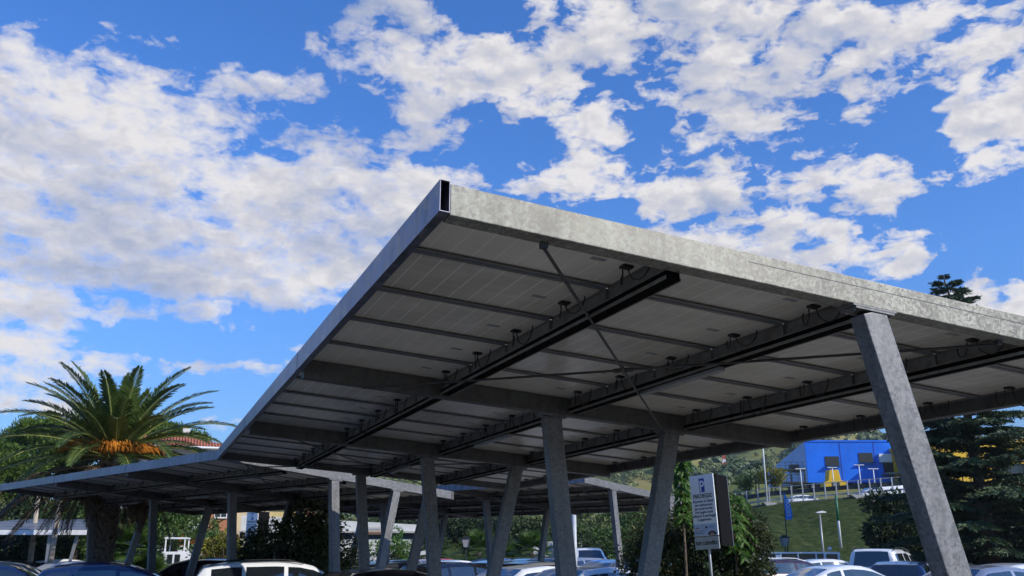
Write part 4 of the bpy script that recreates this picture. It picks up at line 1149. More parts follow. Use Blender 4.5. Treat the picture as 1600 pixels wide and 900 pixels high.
# ------------------------------------------------------------------ railing, buttresses on the crest of the embankment
rl = empty('road_railing', crest(1160), 0, 'galvanised railing along the crest above the grassy slope', 'railing')
C0 = crest(1160)
pxs = []; px = 1150
while px < 1440: pxs.append(px); px += 17.5
prev = None
for i, p in enumerate(pxs):
    c = crest(p) - C0; c.z += .02
    MB().box(c.x - .06, c.x + .06, c.y - .17, c.y - .05, c.z - .6, c.z + 1.55).build('post', M['grey_metal'], rl)
    if prev is not None:
        for zz, ht, nm in ((1.5, .07, 'handrail'), (.95, .42, 'guard_beam'), (.38, .14, 'lower_rail')):
            MB().bar(prev + Vector((0, -.07, zz)), c + Vector((0, -.07, zz)), .05, ht).build(nm, M['dark_metal'] if nm == 'guard_beam' else M['grey_metal'], rl)
    prev = c
rl2 = empty('road_railing', crest(830), 0, 'thin distant railing on the crest above the open slope', 'railing')
C0 = crest(830); prev = None
for i in range(15):
    c = crest(815 + 17 * i) - C0
    MB().box(c.x - .03, c.x + .03, c.y - .03, c.y + .03, c.z - .1, c.z + 1.0).build('post', M['grey_metal'], rl2)
    if prev is not None: MB().bar(prev + Vector((0, 0, .95)), c + Vector((0, 0, .95)), .04, .05).build('rail', M['grey_metal'], rl2)
    prev = c
def buttress(px, w_, h_, label):
    c = crest(px); o = empty('buttress', c + Vector((0, -.25, 0)), 0, label, 'buttress')
    MB().prism([(-w_, .12), (w_ * .7, .12), (w_ * .55, -h_ * .25), (w_ * .05, -h_), (-w_ * .15, -h_), (-w_ * .35, -h_ * .25)], -.5, .5).build('concrete_block', M['concrete'], o, bevel=.02)
buttress(1202, .75, 1.5, 'small concrete buttress under the foot of the tall thin mast')
buttress(1352, 1.6, 2.3, 'large wedge-shaped concrete buttress beside the dark evergreen')
# retaining kerb under the railing
kb = MB()
for i in range(16):
    a = crest(1150 + 19 * i); b_ = crest(1150 + 19 * (i + 1)); kb.bar(a + Vector((0, -.1, -.06)), b_ + Vector((0, -.1, -.06)), .3, .24)
tag(kb.build('road_kerb', plain('kerb_concrete', (.16, .155, .145), .9)), kind='structure')
# vehicles on the upper road / plateau
car('van', 1377, 96, 0, WHITE, 'white van on the upper road, left one of two beside the thick near column', z=crest(1377).z, group='vans on the upper road')
car('van', 1404, 100, 0, WHITE, 'white van on the upper road, partly hidden behind the thick near column', z=crest(1400).z, group='vans on the upper road')
car('hatch', 1262, 101, 180, WHITE, 'small white car on the upper road below the pale blue side wall', z=crest(1262).z, group=None)
# ------------------------------------------------------------------ poles and lamps
def base_h(px, py, D): return at(px, py, D)
def pole(name, px, D, py0, py1, r0, r1, mat, label, cat, group=None, z0=None):
    zt__ = zat(py1, D); zb = zat(py0, D) if z0 is None else z0
    root = empty(name, (xat(px, D, (zt__ + zb) / 2), D, zb), 0, label, cat, group)
    MB().tube([(0, 0, 0), (0, 0, zt__ - zb)], [r0, r1], 10).build('pole', mat, root, smooth=True)
    return root, zt__ - zb
tl, h = pole('tall_mast', 1193, 87.5, 790, 640, .085, .05, M['white_metal'], 'tall thin pale mast rising from the upper road into the carport edge', 'mast', z0=crest(1193).z)
MB().tube([(0, 0, h), (1.5, 0, h + .2)], [.06, .04], 8).build('arm', M['white_metal'], tl, smooth=True)
MB().box(1.2, 2.0, -.15, .15, h + .12, h + .24).build('lamp_head', M['grey_metal'], tl, bevel=.03)
for px, pt, pb, D, lb in ((1252, 733, 768, 102, 'T-shaped street lamp in front of the pale blue side wall'), (1302, 731, 764, 108, 'T-shaped street lamp right above the yellow tower'), (1344, 727, 766, 104, 'T-shaped street lamp in front of the right dark louvre'), (1366, 733, 764, 100, 'T-shaped street lamp nearest the thick near column')):
    r_, h = pole('street_lamp', px, D, pb, pt, .06, .045, M['white_metal'], lb, 'street lamp', 'T-shaped lamps on the upper road')
    for s in (-1, 1): MB().box(s * .3 - .28, s * .3 + .28, -.08, .08, h + .0, h + .07).build('lamp_head', M['white_metal'], r_, bevel=.02)
r_, h = pole('street_lamp', 1286, 50, 866, 802, .07, .045, M['grey_metal'], 'slim street lamp with a small white head in front of the grassy slope', 'street lamp', z0=0)
MB().tube([(0, 0, h), (.02, 0, h + .06), (.18, 0, h + .1)], .035, 8).build('arm', M['grey_metal'], r_, smooth=True)
MB().prism([(-.22, .05), (.10, .13), (.32, .07), (.34, .03), (-.2, 0)], -.09, .09).build('lamp_head', M['white_metal'], r_, loc=(0.02, 0, h), bevel=.01)
g_, h = pole('striped_pole', 1310, 64, 856, 775, .09, .07, M['white_metal'], 'leaning pole, green above and white below, on the grassy slope', 'pole')
MB().tube([(0, 0, h * .52), (0, 0, h + .02)], [.095, .08], 10).build('green_sleeve', plain('green_paint', (.02, .13, .06), .5), g_, smooth=True)
def lantern(px, D, py, label):
    zz = zat(py, D); root = empty('lantern_lamp', gpos(px, D), 0, label, 'lantern', 'old-style lanterns')
    MB().tube([(0, 0, 0), (0, 0, .5), (0, 0, .52), (0, 0, zz - .55)], [.09, .07, .045, .035], 10).build('pole', M['dark_metal'], root, smooth=True)
    MB().add([(x * .11, y * .11, zz - .52) for x, y in ((-1, -1), (1, -1), (1, 1), (-1, 1))] + [(x * .19, y * .19, zz - .14) for x, y in ((-1, -1), (1, -1), (1, 1), (-1, 1))],
             [(0, 1, 5, 4), (1, 2, 6, 5), (2, 3, 7, 6), (3, 0, 4, 7), (0, 3, 2, 1), (4, 5, 6, 7)]).build('lantern_glass', M['lightgrey'], root)
    MB().box(-.22, .22, -.22, .22, zz - .137, zz - .08).box(-.12, .12, -.12, .12, zz - .08, zz).build('cap', M['dark_metal'], root, bevel=.01)
    for x, y in ((-1, -1), (1, -1), (1, 1), (-1, 1)):
        MB().bar((x * .115, y * .115, zz - .53), (x * .197, y * .197, zz - .137), .022).build('lantern_bar', M['dark_metal'], root)
lantern(1232, 47, 836, 'black lantern lamp at the right, before the grassy slope')
lantern(727, 46, 838, 'black lantern lamp in the middle, before the dark trees')
lantern(553, 46, 833, 'black lantern lamp left of the dark column, before the white wall')
p_, h = pole('light_pole', 898, 37, 868, 800, .105, .09, plain('pale_post', (.42, .44, .46), .5), 'thick white post just left of the thick dark column', 'post', z0=0)
p_, h = pole('light_pole', 893, 58, 868, 800, .045, .04, M['grey_metal'], 'thin grey pole just right of the thick dark column', 'pole', z0=0)
p_.location.x = xat(895, 58, 2)
# banner
fl = empty('banner', gpos(1236, 48), 0, 'tall blue feather banner on a black pole before the grassy slope', 'banner')
zt2 = zat(752, 48); zf0, zf1 = zat(812, 48), zat(769, 48)
MB().tube([(0, 0, 0), (0, 0, zt2 * .6), (-.02, 0, zt2)], [.035, .03, .012], 8).build('pole', M['dark_metal'], fl, smooth=True)
hf = zf1 - zf0
outl = [(.03, zf1)] + [(.03 + .36 * math.sin(math.pi * .5 * min(1, t * 1.3)), zf1 - hf * t * .97) for t in (.05, .15, .3, .5, .7, .9)] + [(.34, zf0 + .01), (.03, zf0)]
MB().prism(outl, -.006, .006).build('cloth', plain('banner_blue', (.02, .20, .62), .6), fl)
for k in range(4): MB().tube([(.2 + .085 * math.cos(a), -.012, zf1 - hf * (.32 + .16 * k) + .09 * math.sin(a)) for a in np.linspace(0, 2 * math.pi, 13)], .014, 4, cap=False).build('ring_mark', M['white_metal'], fl.children[-1])
# glass screen
gs = empty('glass_screen', gpos(1255, 44), R(-2), 'low glass screen in a pale metal frame behind the parked cars at the right', 'screen')
zg = zat(862.5, 44); w0, w1 = -1.75, 1.85
MB().box(w0 - .1, 1.1, -.04, .04, zg - .07, zg).build('top_rail', M['white_metal'], gs)
for x in (w0, -.9, -.1, .75): MB().box(x - .03, x + .03, -.03, .03, 0, zg - .073).build('post', M['white_metal'], gs)
MB().box(1.1, 1.2, -.05, .05, 0, zg).box(1.75, 1.85, -.05, .05, 0, zg).box(1.2, 1.75, -.05, .05, zg - .09, zg).build('door_frame', M['white_metal'], gs)
pane = plain('tinted_glass', (.03, .045, .04), .08); 
for a_, b_ in ((w0 + .035, -.935), (-.865, -.135), (-.065, .715), (.785, 1.095)): MB().box(a_, b_, -.008, .008, .1, zg - .075).build('pane', pane, gs)
MB().box(1.205, 1.745, -.008, .008, .1, zg - .095).build('pane', pane, gs)
MB().box(-1.15, -.92, -.03, -.012, zg - .55, zg - .12).build('notice', M['white_metal'], gs)
gl = empty('globe_lamp', gpos(1303, 45.5), 0, 'small white globe lamp above the right end of the glass screen', 'lamp')
MB().tube([(0, 0, 0), (0, 0, zat(862, 45.5))], .03, 8).build('pole', M['grey_metal'], gl)
bm = bmesh.new(); bmesh.ops.create_uvsphere(bm, u_segments=16, v_segments=10, radius=.10); me = bpy.data.meshes.new('globe'); bm.to_mesh(me); bm.free(); me.shade_smooth(); me.materials.append(M['lamp_glass'])
link('globe', me, gl, (0, 0, zat(860, 45.5) + .07))
# lattice tower on the hill
lt = empty('lattice_mast', at(1133, 748, 330), 0, 'red and white lattice mast on the far hillside', 'mast')
Ht = zat(712, 330) - zat(748, 330); m1 = plain('mast_red', (.5, .05, .03), .6); 
for k in range(6):
    o = MB(); z0_, z1_ = Ht * k / 6, Ht * (k + 1) / 6; a_, b_ = 1.1 * (1 - k / 8), 1.1 * (1 - (k + 1) / 8)
    cs = ((-1, -1), (1, -1), (1, 1), (-1, 1))
    for q in range(4):
        x, y = cs[q]; x2, y2 = cs[(q + 1) % 4]
        o.bar((x * a_, y * a_, z0_), (x * b_, y * b_, z1_), .22); o.bar((x * a_, y * a_, z0_), (x2 * b_, y2 * b_, z1_), .12); o.bar((x2 * a_, y2 * a_, z0_), (x * b_, y * b_, z1_), .12)
        o.bar((x * b_, y * b_, z1_), (x2 * b_, y2 * b_, z1_), .14)
    o.build('mast_section', m1 if k % 2 else M['white_metal'], lt)
MB().tube([(0, 0, Ht), (0, 0, Ht + 3)], [.12, .05], 6).build('antenna', M['white_metal'], lt)
# houses on the hill
for i, (px, py, D, w_, lb) in enumerate([(1066, 708, 560, 9, 'white house on the far ridge, left one beside the sapling tip'), (1088, 706, 580, 13, 'long white house on the far ridge above the parking sign'), (1104, 700, 600, 8, 'white house on the far ridge nearest the red and white mast'),
                                       (1168, 694, 610, 8, 'small pale house on the far ridge below the carport edge'), (1040, 725, 420, 8, 'pale house low on the hillside behind the slanted column'), (1290, 690, 600, 7, 'small pale house on the ridge above the blue building')]):
    z = hz(px, D); house((xat(px, D, z), D, z - .5), R(20 * (i % 3 - 1)), w_, 7, 4.5, 1.8, (W_white, W_cream)[i % 2], lb, [(-w_ * .25, 1.6, 1.4, 1.4), (w_ * .22, 1.6, 1.4, 1.4)], group='houses on the far hill')
# small carport at far left
M['farpanel'] = plain('far_panel', (.10, .12, .16), .35)
def low_carport():
    D = 37; zt3 = zat(828.5, D)
    root = empty('solar_carport', gpos(63, D), R(3), 'small distant carport at the left edge, its panelled top facing us', 'carport', 'solar carports over the parking rows')
    x0, x1 = -4.6, 1.45; rise = zat(812, D + 5.2) - zt3
    def P(x, t, dz=0.): return (x + .25 * t * (-1 if x > 0 else 1) * 4.2, 5.2 * t, zt3 + rise * t + dz)
    MB().add([P(x0, 0, -.05), P(x1, 0, -.05), P(x1, 1, -.05), P(x0, 1, -.05), P(x0, 0, -.005), P(x1, 0, -.005), P(x1, 1, -.005), P(x0, 1, -.005)], [(0, 1, 2, 3), (7, 6, 5, 4), (0, 4, 5, 1), (1, 5, 6, 2), (2, 6, 7, 3), (3, 7, 4, 0)]).build('deck', M['alu'], root)
    for i in range(4):
        for j in range(6):
            a0 = x0 + (x1 - x0) * (j + .03) / 6; a1 = x0 + (x1 - x0) * (j + .97) / 6; t0, t1 = (i + .06) / 4, (i + .94) / 4
            def Q(a, t, dz):
                lo = Vector(P(x0, t, dz)); hi = Vector(P(x1, t, dz)); return lo.lerp(hi, (a - x0) / (x1 - x0))
            MB().add([Q(a0, t0, 0), Q(a1, t0, 0), Q(a1, t1, 0), Q(a0, t1, 0), Q(a0, t0, .03), Q(a1, t0, .03), Q(a1, t1, .03), Q(a0, t1, .03)], [(3, 2, 1, 0), (4, 5, 6, 7), (0, 1, 5, 4), (1, 2, 6, 5), (2, 3, 7, 6), (3, 0, 4, 7)]).build('solar_panel', M['farpanel'], root)
    MB().box(x0, x1, -.06, -.004, zt3 - .18, zt3 + .01).build('fascia', M['white_metal'], root, bevel=.005)
    for (xb, xt) in ((-.05, -.12), (.62, 1.0), (-4, -4.1), (-3.3, -2.9)):
        MB().bar((xb, .3, 0), (xt, .3, zt3 - .06), .1, .1, up=(1, 0, 0)).build('column', M['grey_metal'], root)
low_carport()
# white frame trailer and orange awning by the left columns
tr_ = empty('frame_trailer', gpos(266, 43), R(12), 'white metal frame trailer seen between the left columns', 'trailer')
zz = zat(842, 43)
for x in (-.42, .42):
    for y in (0, 1.4): MB().box(x - .025, x + .025, y - .025, y + .025, .35, zz).build('upright', M['white_metal'], tr_)
MB().box(-.48, .48, -.05, 1.45, zz + .003, zz + .07).build('top_frame', M['white_metal'], tr_)
MB().box(-.55, .55, -.1, 1.5, .55, zat(862, 43) ).build('box_body', M['white_metal'], tr_, bevel=.02)
for x in (-.28, .05): MB().box(x, x + .24, -.115, -.102, .9, zat(862, 43) - .12).build('side_window', M['winglass'], tr_)
for x in (-.5, .5): MB().tube([(x - .06, .7, .3), (x + .06, .7, .3)], .3, 18).build('wheel', M['rubber'], tr_)
aw = empty('awning', gpos(285, 55), 0, 'orange awning below the brown house, left of the slanted column', 'awning')
zz = zat(832, 55)
MB().prism([(-.75, 0), (.75, 0), (.6, .55), (-.4, .7)], 0, 1.5).build('canvas', M['orange'], aw, loc=(0, 0, zz - .75))
for s in (-.7, .7): MB().box(s - .03, s + .03, 0, .06, 0, zz - .752).build('post', M['white_metal'], aw)
# pale leaning trunks at the left
for (px0, px1, D, lb) in ((40, 60, 40, 'pale slender bare trunk left of the small carport columns'), (70, 96, 36, 'pale leaning bare trunk above the small far carport')):
    a = gpos(px0, D); b_ = at(px1, 772, D)
    o = empty('bare_trunk', a, 0, lb, 'tree trunk'); MB().tube([(0, 0, 0), ((b_ - a).x * .3, 0, b_.z * .5), ((b_ - a).x, 0, b_.z)], [.13, .11, .09], 9).build('trunk', plain('pale_bark', (.33, .28, .22), .9, var=.3), o, smooth=True)
# ------------------------------------------------------------------ the parking signs
def text(body, size, mat, parent, loc, rot, name='lettering', bold=.0, align='CENTER', sx=1.):
    cu = bpy.data.curves.new(name, 'FONT'); cu.body = body; cu.size = size; cu.align_x = align; cu.extrude = .0012; cu.offset = bold; cu.resolution_u = 3
    t_ = bpy.data.objects.new(name, cu); COL.objects.link(t_)
    me = bpy.data.meshes.new_from_object(t_.evaluated_get(bpy.context.evaluated_depsgraph_get()))
    bpy.data.objects.remove(t_); me.materials.clear(); me.materials.append(mat); me.name = name
    o = link(name, me, parent, loc); o.rotation_euler = rot; o.scale = (sx, 1, 1); return o
M['sign_white'] = plain('sign_white', (.90, .91, .93), .3, var=.03); M['sign_blue'] = plain('sign_blue', (.01, .06, .38), .35, var=.04)
M['sign_text'] = plain('sign_text', (.02, .04, .14), .5); M['sign_black'] = plain('sign_black', (.008, .008, .009), .9, spec=.05)
M['skin'] = plain('poster_skin', (.40, .24, .18), .5); M['hair'] = plain('poster_hair', (.02, .014, .012), .5); M['poster'] = plain('poster_blue', (.45, .55, .72), .4, var=.15, scale=5); M['pinktext'] = plain('poster_pink', (.45, .25, .30), .5)
M['lightgrey'] = plain('sign_grey', (.42, .44, .44), .45)
def parking_sign(loc, yaw, zb, zt4, wd, label, tilt=0., second=None, full=True):
    root = empty('parking_sign', loc, yaw, label, 'sign', 'blue P parking signs')
    root.rotation_euler = (0, tilt, yaw)
    H_ = zt4 - zb; z1 = zb + .17 * H_; zm = z1 + .31 * (zt4 - z1); w_ = wd / 2
    MB().tube([(0, .035, 0), (0, .035, zt4 - .1)], .022 if wd < .7 else .03, 10).build('pole', M['grey_metal'], root, smooth=True)
    bd = MB().box(-w_, w_, 0, .012, z1 + .01, zt4).build('sign_board', M['sign_white'], root)
    RX = (math.pi / 2, 0, 0); s = wd / .5
    MB().box(-.055 * s, .055 * s, -.003, -.0005, zt4 - .235 * H_, zt4 - .05 * H_).build('parking_symbol', M['sign_blue'], bd)
    text('P', .20 * H_, M['sign_white'], bd, (0, -.0045, zt4 - .22 * H_), RX, 'letter', bold=.004, sx=.85)
    text('PARCHEGGIO', .083 * H_, M['sign_black'], bd, (0, -.002, zt4 - .315 * H_), RX, 'headline', bold=.0012, sx=.70 * wd / (.5 * H_ / 1.13))
    for k, ln in enumerate(('Riservato ai Clienti', 'che usufruiscono', 'dei nostri servizi.', 'Per lunghe soste', 'utilizzare il parcheggio', 'a pagamento.')):
        text(ln, .051 * H_, M['sign_text'], bd, (0, -.002, zt4 - (.375 + .049 * k) * H_), RX, 'text_line', bold=.0006, sx=.92)
    # lower poster: pale blue field, small lines of writing, a dark-haired portrait bottom right
    ps = MB().box(-w_ + .004, w_ - .004, -.004, -.0008, z1 + .016, zt4 - .665 * H_ + .0).build('poster', M['poster'], bd)
    hp_ = (zt4 - .665 * H_) - z1
    MB().box(-w_ + .03 * s, -w_ + .12 * s, -.006, -.0045, z1 + .62 * hp_, z1 + .74 * hp_).build('poster_text', M['pinktext'], ps)
    MB().box(-w_ + .03 * s, -w_ + .22 * s, -.006, -.0045, z1 + .42 * hp_, z1 + .48 * hp_).build('poster_text', M['pinktext'], ps)
    MB().box(-w_ + .03 * s, -w_ + .19 * s, -.006, -.0045, z1 + .26 * hp_, z1 + .30 * hp_).build('poster_text', M['sign_text'], ps)
    def disc(cx, cz, rx, rz_, y, mat, nm, cut=None):
        n = 20; vs = [(cx + rx * math.cos(2 * math.pi * k / n), max(z1 + .017, cz + rz_ * math.sin(2 * math.pi * k / n))) for k in range(n)]
        MB().prism(vs, y - .001, y).build(nm, mat, ps)
    disc(w_ - .12 * s, z1 + .16 * hp_, .085 * s, .26 * hp_, -.0045, M['hair'], 'portrait_hair')
    disc(w_ - .12 * s, z1 + .14 * hp_, .045 * s, .17 * hp_, -.006, M['skin'], 'portrait_face')
    disc(.02 * s, z1 + .72 * hp_, .02 * s, .09 * hp_, -.0045, M['sign_black'], 'poster_mark')
    disc(.13 * s, z1 + .74 * hp_, .05 * s, .10 * hp_, -.0045, plain('poster_azure%d' % int(wd * 100), (.22, .36, .62), .5), 'poster_spot')
    lp = MB().box(-w_ * .98, w_ * 1.04, -.012, .0, zb, z1 - .005).build('lower_plate', M['lightgrey'], root, bevel=.004)
    text('non custodito', .088 * H_, M['sign_black'], lp, (.0, -.0135, zb + .060 * H_), RX, 'lettering', bold=.0012, sx=.80 * wd / (.5 * H_ / 1.13))
    if second:
        sb = empty('rear_board', (w_ + .01, .06, 0), second); sb.parent = root; 
        sb.name = 'rear_board'
        bo = MB().box(0, wd, .0, .02, z1 - .13 * H_, zt4 - .005).build('back_face', M['sign_black'], root)
        bo.location = (w_ + .012, .05, 0); bo.rotation_euler = (0, 0, second)
        bpy.data.objects.remove(sb)
        ed = MB().box(wd, wd + .012, -.008, .03, z1 - .13 * H_, zt4).build('edge_strip', M['grey_metal'], bo)
    return root
S0 = gpos(1105, 15, 2.0)
parking_sign((xat(1120.5, 15, .3), 15, 0), R(-52), zat(858, 15), zat(741, 15), .50, 'white parking notice with a blue P and a poster, nearest sign amid the shrubs', tilt=R(-2.5), second=R(108))
parking_sign(gpos(384, 37.5), R(-30), zat(856, 37.5), zat(799, 37.5), .62, 'white parking notice with a blue P, far sign behind the left columns', second=R(95), full=False)
# ------------------------------------------------------------------ camera
cam = bpy.data.cameras.new('camera'); co = bpy.data.objects.new('camera', cam); COL.objects.link(co)
cam.sensor_width = 36; cam.lens = F / 1600 * 36; cam.clip_start = .05; cam.clip_end = 5000
co.location = (0, 0, EYE); co.rotation_euler = (math.pi / 2 + PITCH, 0, 0)
scn.camera = co
scn.render.resolution_x = 1024; scn.render.resolution_y = 576
vs = scn.view_settings; vs.view_transform = 'Standard'; vs.look = 'None'; vs.exposure = 0; vs.gamma = 1; vs.use_curve_mapping = False

# ------------------------------------------------------------------ sun
SUN_EL = R(31); SUN_AZ = R(121)          # azimuth clockwise from +Y
sd = Vector((math.sin(SUN_AZ) * math.cos(SUN_EL), math.cos(SUN_AZ) * math.cos(SUN_EL), math.sin(SUN_EL)))
sl_ = bpy.data.lights.new('sun', 'SUN'); sl_.energy = 4.9; sl_.angle = R(.5); sl_.color = (1, .93, .82)
so = bpy.data.objects.new('sun', sl_); COL.objects.link(so)
so.rotation_euler = (-sd).to_track_quat('-Z', 'Y').to_euler(); so.location = (20, -20, 40)

# ------------------------------------------------------------------ sky with clouds (world, fixed to compass directions)
w = bpy.data.worlds.new('World'); scn.world = w; w.use_nodes = True
nt = w.node_tree; nt.nodes.clear()
L = nt.links.new
out = N(nt, 'ShaderNodeOutputWorld'); bg = N(nt, 'ShaderNodeBackground'); bg.inputs['Strength'].default_value = .1
L(bg.outputs[0], out.inputs[0])
sky = N(nt, 'ShaderNodeTexSky'); sky.sky_type = 'NISHITA'; sky.sun_disc = False; sky.sun_elevation = SUN_EL; sky.sun_rotation = SUN_AZ
sky.air_density = 1.0; sky.dust_density = .3; sky.ozone_density = 2.5
tc = N(nt, 'ShaderNodeTexCoord')
sep = N(nt, 'ShaderNodeSeparateXYZ'); L(tc.outputs['Generated'], sep.inputs[0])
def mth(op, a, b=None, c=None, clamp=False):
    n = N(nt, 'ShaderNodeMath', operation=op); n.use_clamp = clamp
    for i, x in enumerate((a, b, c)):
        if x is None: continue
        if isinstance(x, (int, float)): n.inputs[i].default_value = x
        else: L(x, n.inputs[i])
    return n.outputs[0]
def mrange(v, a, b, c=0, d=1, smooth=True):
    n = N(nt, 'ShaderNodeMapRange'); n.interpolation_type = 'SMOOTHSTEP' if smooth else 'LINEAR'
    n.inputs['From Min'].default_value = a; n.inputs['From Max'].default_value = b
    n.inputs['To Min'].default_value = c; n.inputs['To Max'].default_value = d
    L(v, n.inputs['Value']); return n.outputs[0]
az = mth('ARCTAN2', sep.outputs[0], sep.outputs[1])
el = mth('ARCSINE', sep.outputs[2])
ae = N(nt, 'ShaderNodeCombineXYZ'); L(az, ae.inputs[0]); L(el, ae.inputs[1])
def azel(px, py):
    x = px - 800; y = 450 - py
    v = Vector((x, F * CP - y * SP, F * SP + y * CP)).normalized()
    return math.atan2(v.x, v.y), math.asin(v.z)
# warp the blob coordinates a little so outlines are ragged
wn = N(nt, 'ShaderNodeTexNoise'); wn.inputs['Scale'].default_value = 9; wn.inputs['Detail'].default_value = 5; wn.inputs['Roughness'].default_value = .6
L(tc.outputs['Generated'], wn.inputs['Vector'])
wv = N(nt, 'ShaderNodeVectorMath', operation='SUBTRACT'); wv.inputs[1].default_value = (.5, .5, .5); L(wn.outputs['Color'], wv.inputs[0])
ws = N(nt, 'ShaderNodeVectorMath', operation='MULTIPLY_ADD'); ws.inputs[1].default_value = (.10, .07, 0); L(wv.outputs[0], ws.inputs[0]); L(ae.outputs[0], ws.inputs[2])
BL = [  # px, py, rx, ry, rotation (deg, clockwise in the picture), weight
 (170,265,330,150,12,1),(90,330,260,120,0,1),(400,330,260,105,14,1),(560,285,190,60,28,.9),(600,350,170,95,0,1),(690,290,130,45,22,.85),
 (300,150,150,42,8,.75),(80,140,130,40,8,.7),(220,62,90,16,-4,.62),(420,130,110,26,10,.55),(30,30,50,16,15,.62),(470,120,60,12,10,.55),
 (520,420,130,50,-8,.8),(280,405,190,60,0,.95),(90,420,150,48,0,.95),(40,470,110,46,0,.9),(60,530,150,34,10,.62),(40,590,90,22,5,.6),
 (590,30,105,42,-28,.95),(700,95,140,60,0,1),(790,110,95,50,0,.95),(660,75,80,40,-20,.85),
 (950,40,60,55,-20,.9),(900,70,120,60,0,1),(900,140,120,35,0,.7),(1010,150,45,30,0,.85),(940,205,72,58,0,.95),(905,275,110,42,-8,.98),(800,190,70,20,5,.55),(830,280,60,26,0,.85),
 (1120,30,200,60,-6,1),(1100,110,120,85,0,.95),(1260,60,170,75,0,1),(1260,165,150,65,0,1),(1200,140,120,90,0,.85),(1140,190,120,32,0,.7),
 (1440,40,190,70,0,1),(1490,85,150,60,10,.95),(1430,110,90,40,0,.85),(1540,60,110,70,0,.95),(1370,190,50,14,-15,.6),(1550,180,80,26,8,.9),(1550,240,85,18,-30,.75),(1330,120,80,40,0,.6),
 (1080,310,100,55,-14,1),(1240,255,95,45,0,.95),(1300,300,115,50,0,1),(1180,345,170,50,8,1),(1360,265,60,22,10,.75),(1330,395,110,45,12,1),(1230,400,160,50,12,1),(1400,330,50,20,0,.65),
 (1585,458,62,42,-15,1),(1500,468,50,24,0,.7),(1436,345,14,7,0,.75),(1540,396,16,7,-10,.75),
 (350,578,110,13,4,.62),(250,578,90,13,-6,.55),(150,545,90,16,10,.6),(450,541,26,8,0,.75),(364,514,24,9,0,.7),(300,486,70,18,5,.8),(415,470,60,14,0,.65),(60,628,120,18,4,.75),(310,672,60,12,15,.7),(380,592,60,12,0,.7),
 (20,575,100,30,0,.66),(220,500,90,20,6,.7),(470,440,120,34,-5,.8),(330,440,150,34,0,.8),(1030,246,26,14,0,.6),(700,215,90,24,5,.7),(690,170,70,30,0,.7),(380,450,120,24,0,.7),(860,8,90,14,0,.75),(1130,-40,420,50,0,.9),(820,-90,300,40,0,.7),(1760,120,180,130,0,.9),(-200,300,220,240,0,.95),(-150,520,180,60,0,.8),(600,500,120,20,0,.6),(500,480,60,12,0,.6),
 (880,190,40,20,0,.6),(740,250,40,20,0,.65),(640,215,50,22,20,.65),
]

# coverage map of the cloud field over compass direction and elevation, stored as smooth curves
A0, A1, E0, E1 = -.95, .95, -.12, .85
def build_cover():
    na, ne = 96, 64
    ga = np.linspace(A0, A1, na)[:, None]; ge = np.linspace(E0, E1, ne)[None, :]
    K = 9.0; acc = np.ones((na, ne))
    for (px, py, rx, ry, rot, wt) in BL:
        a, e = azel(px, py); c, s_ = math.cos(R(rot)), math.sin(R(rot))
        dx = (ga - a) * math.cos(e); dy = ge - e
        u = (dx * c - dy * s_) / (rx / F * 1.12); v = (dx * s_ + dy * c) / (ry / F * 1.12)
        t = np.clip((1.25 - np.sqrt(u * u + v * v)) / 1.0, 0, 1)
        acc += np.exp(K * wt * t * t * (3 - 2 * t)) - 1
    Mx = np.log(acc) / K
    U, S, V = np.linalg.svd(Mx, full_matrices=False)
    return U * np.sqrt(S), (V.T * np.sqrt(S))
Uc, Vc = build_cover()
def curves(val, tab, v0, v1):
    """three columns of tab as curves of val"""
    t = mrange(val, v0, v1, 0, 1, False)
    n = N(nt, 'ShaderNodeRGBCurve'); mp = n.mapping; mp.use_clip = True
    lo = tab.min(0); hi = tab.max(0)
    for k in range(3):
        cv = mp.curves[k]; col = (tab[:, k] - lo[k]) / (hi[k] - lo[k])
        pts = [(i / (len(col) - 1), float(col[i])) for i in range(len(col))]
        cv.points[0].location = pts[0]; cv.points[1].location = pts[-1]
        for p_ in pts[1:-1]: cv.points.new(*p_)
    mp.update()
    L(t, n.inputs['Color'])
    m = N(nt, 'ShaderNodeVectorMath', operation='MULTIPLY_ADD')
    m.inputs[1].default_value = tuple(float(x) for x in hi - lo); m.inputs[2].default_value = tuple(float(x) for x in lo)
    L(n.outputs[0], m.inputs[0]); return m.outputs[0]
sw = N(nt, 'ShaderNodeSeparateXYZ'); L(ws.outputs[0], sw.inputs[0])
M0 = None
for k in range(0, 12, 3):
    ca = curves(sw.outputs[0], Uc[:, k:k + 3], A0, A1); ce = curves(sw.outputs[1], Vc[:, k:k + 3], E0, E1)
    dt = N(nt, 'ShaderNodeVectorMath', operation='DOT_PRODUCT'); L(ca, dt.inputs[0]); L(ce, dt.inputs[1])
    M0 = dt.outputs['Value'] if M0 is None else mth('ADD', M0, dt.outputs['Value'])
M0 = mth('SMOOTH_MIN', M0, mrange(az, -.25, .0, .92, .74), .15)
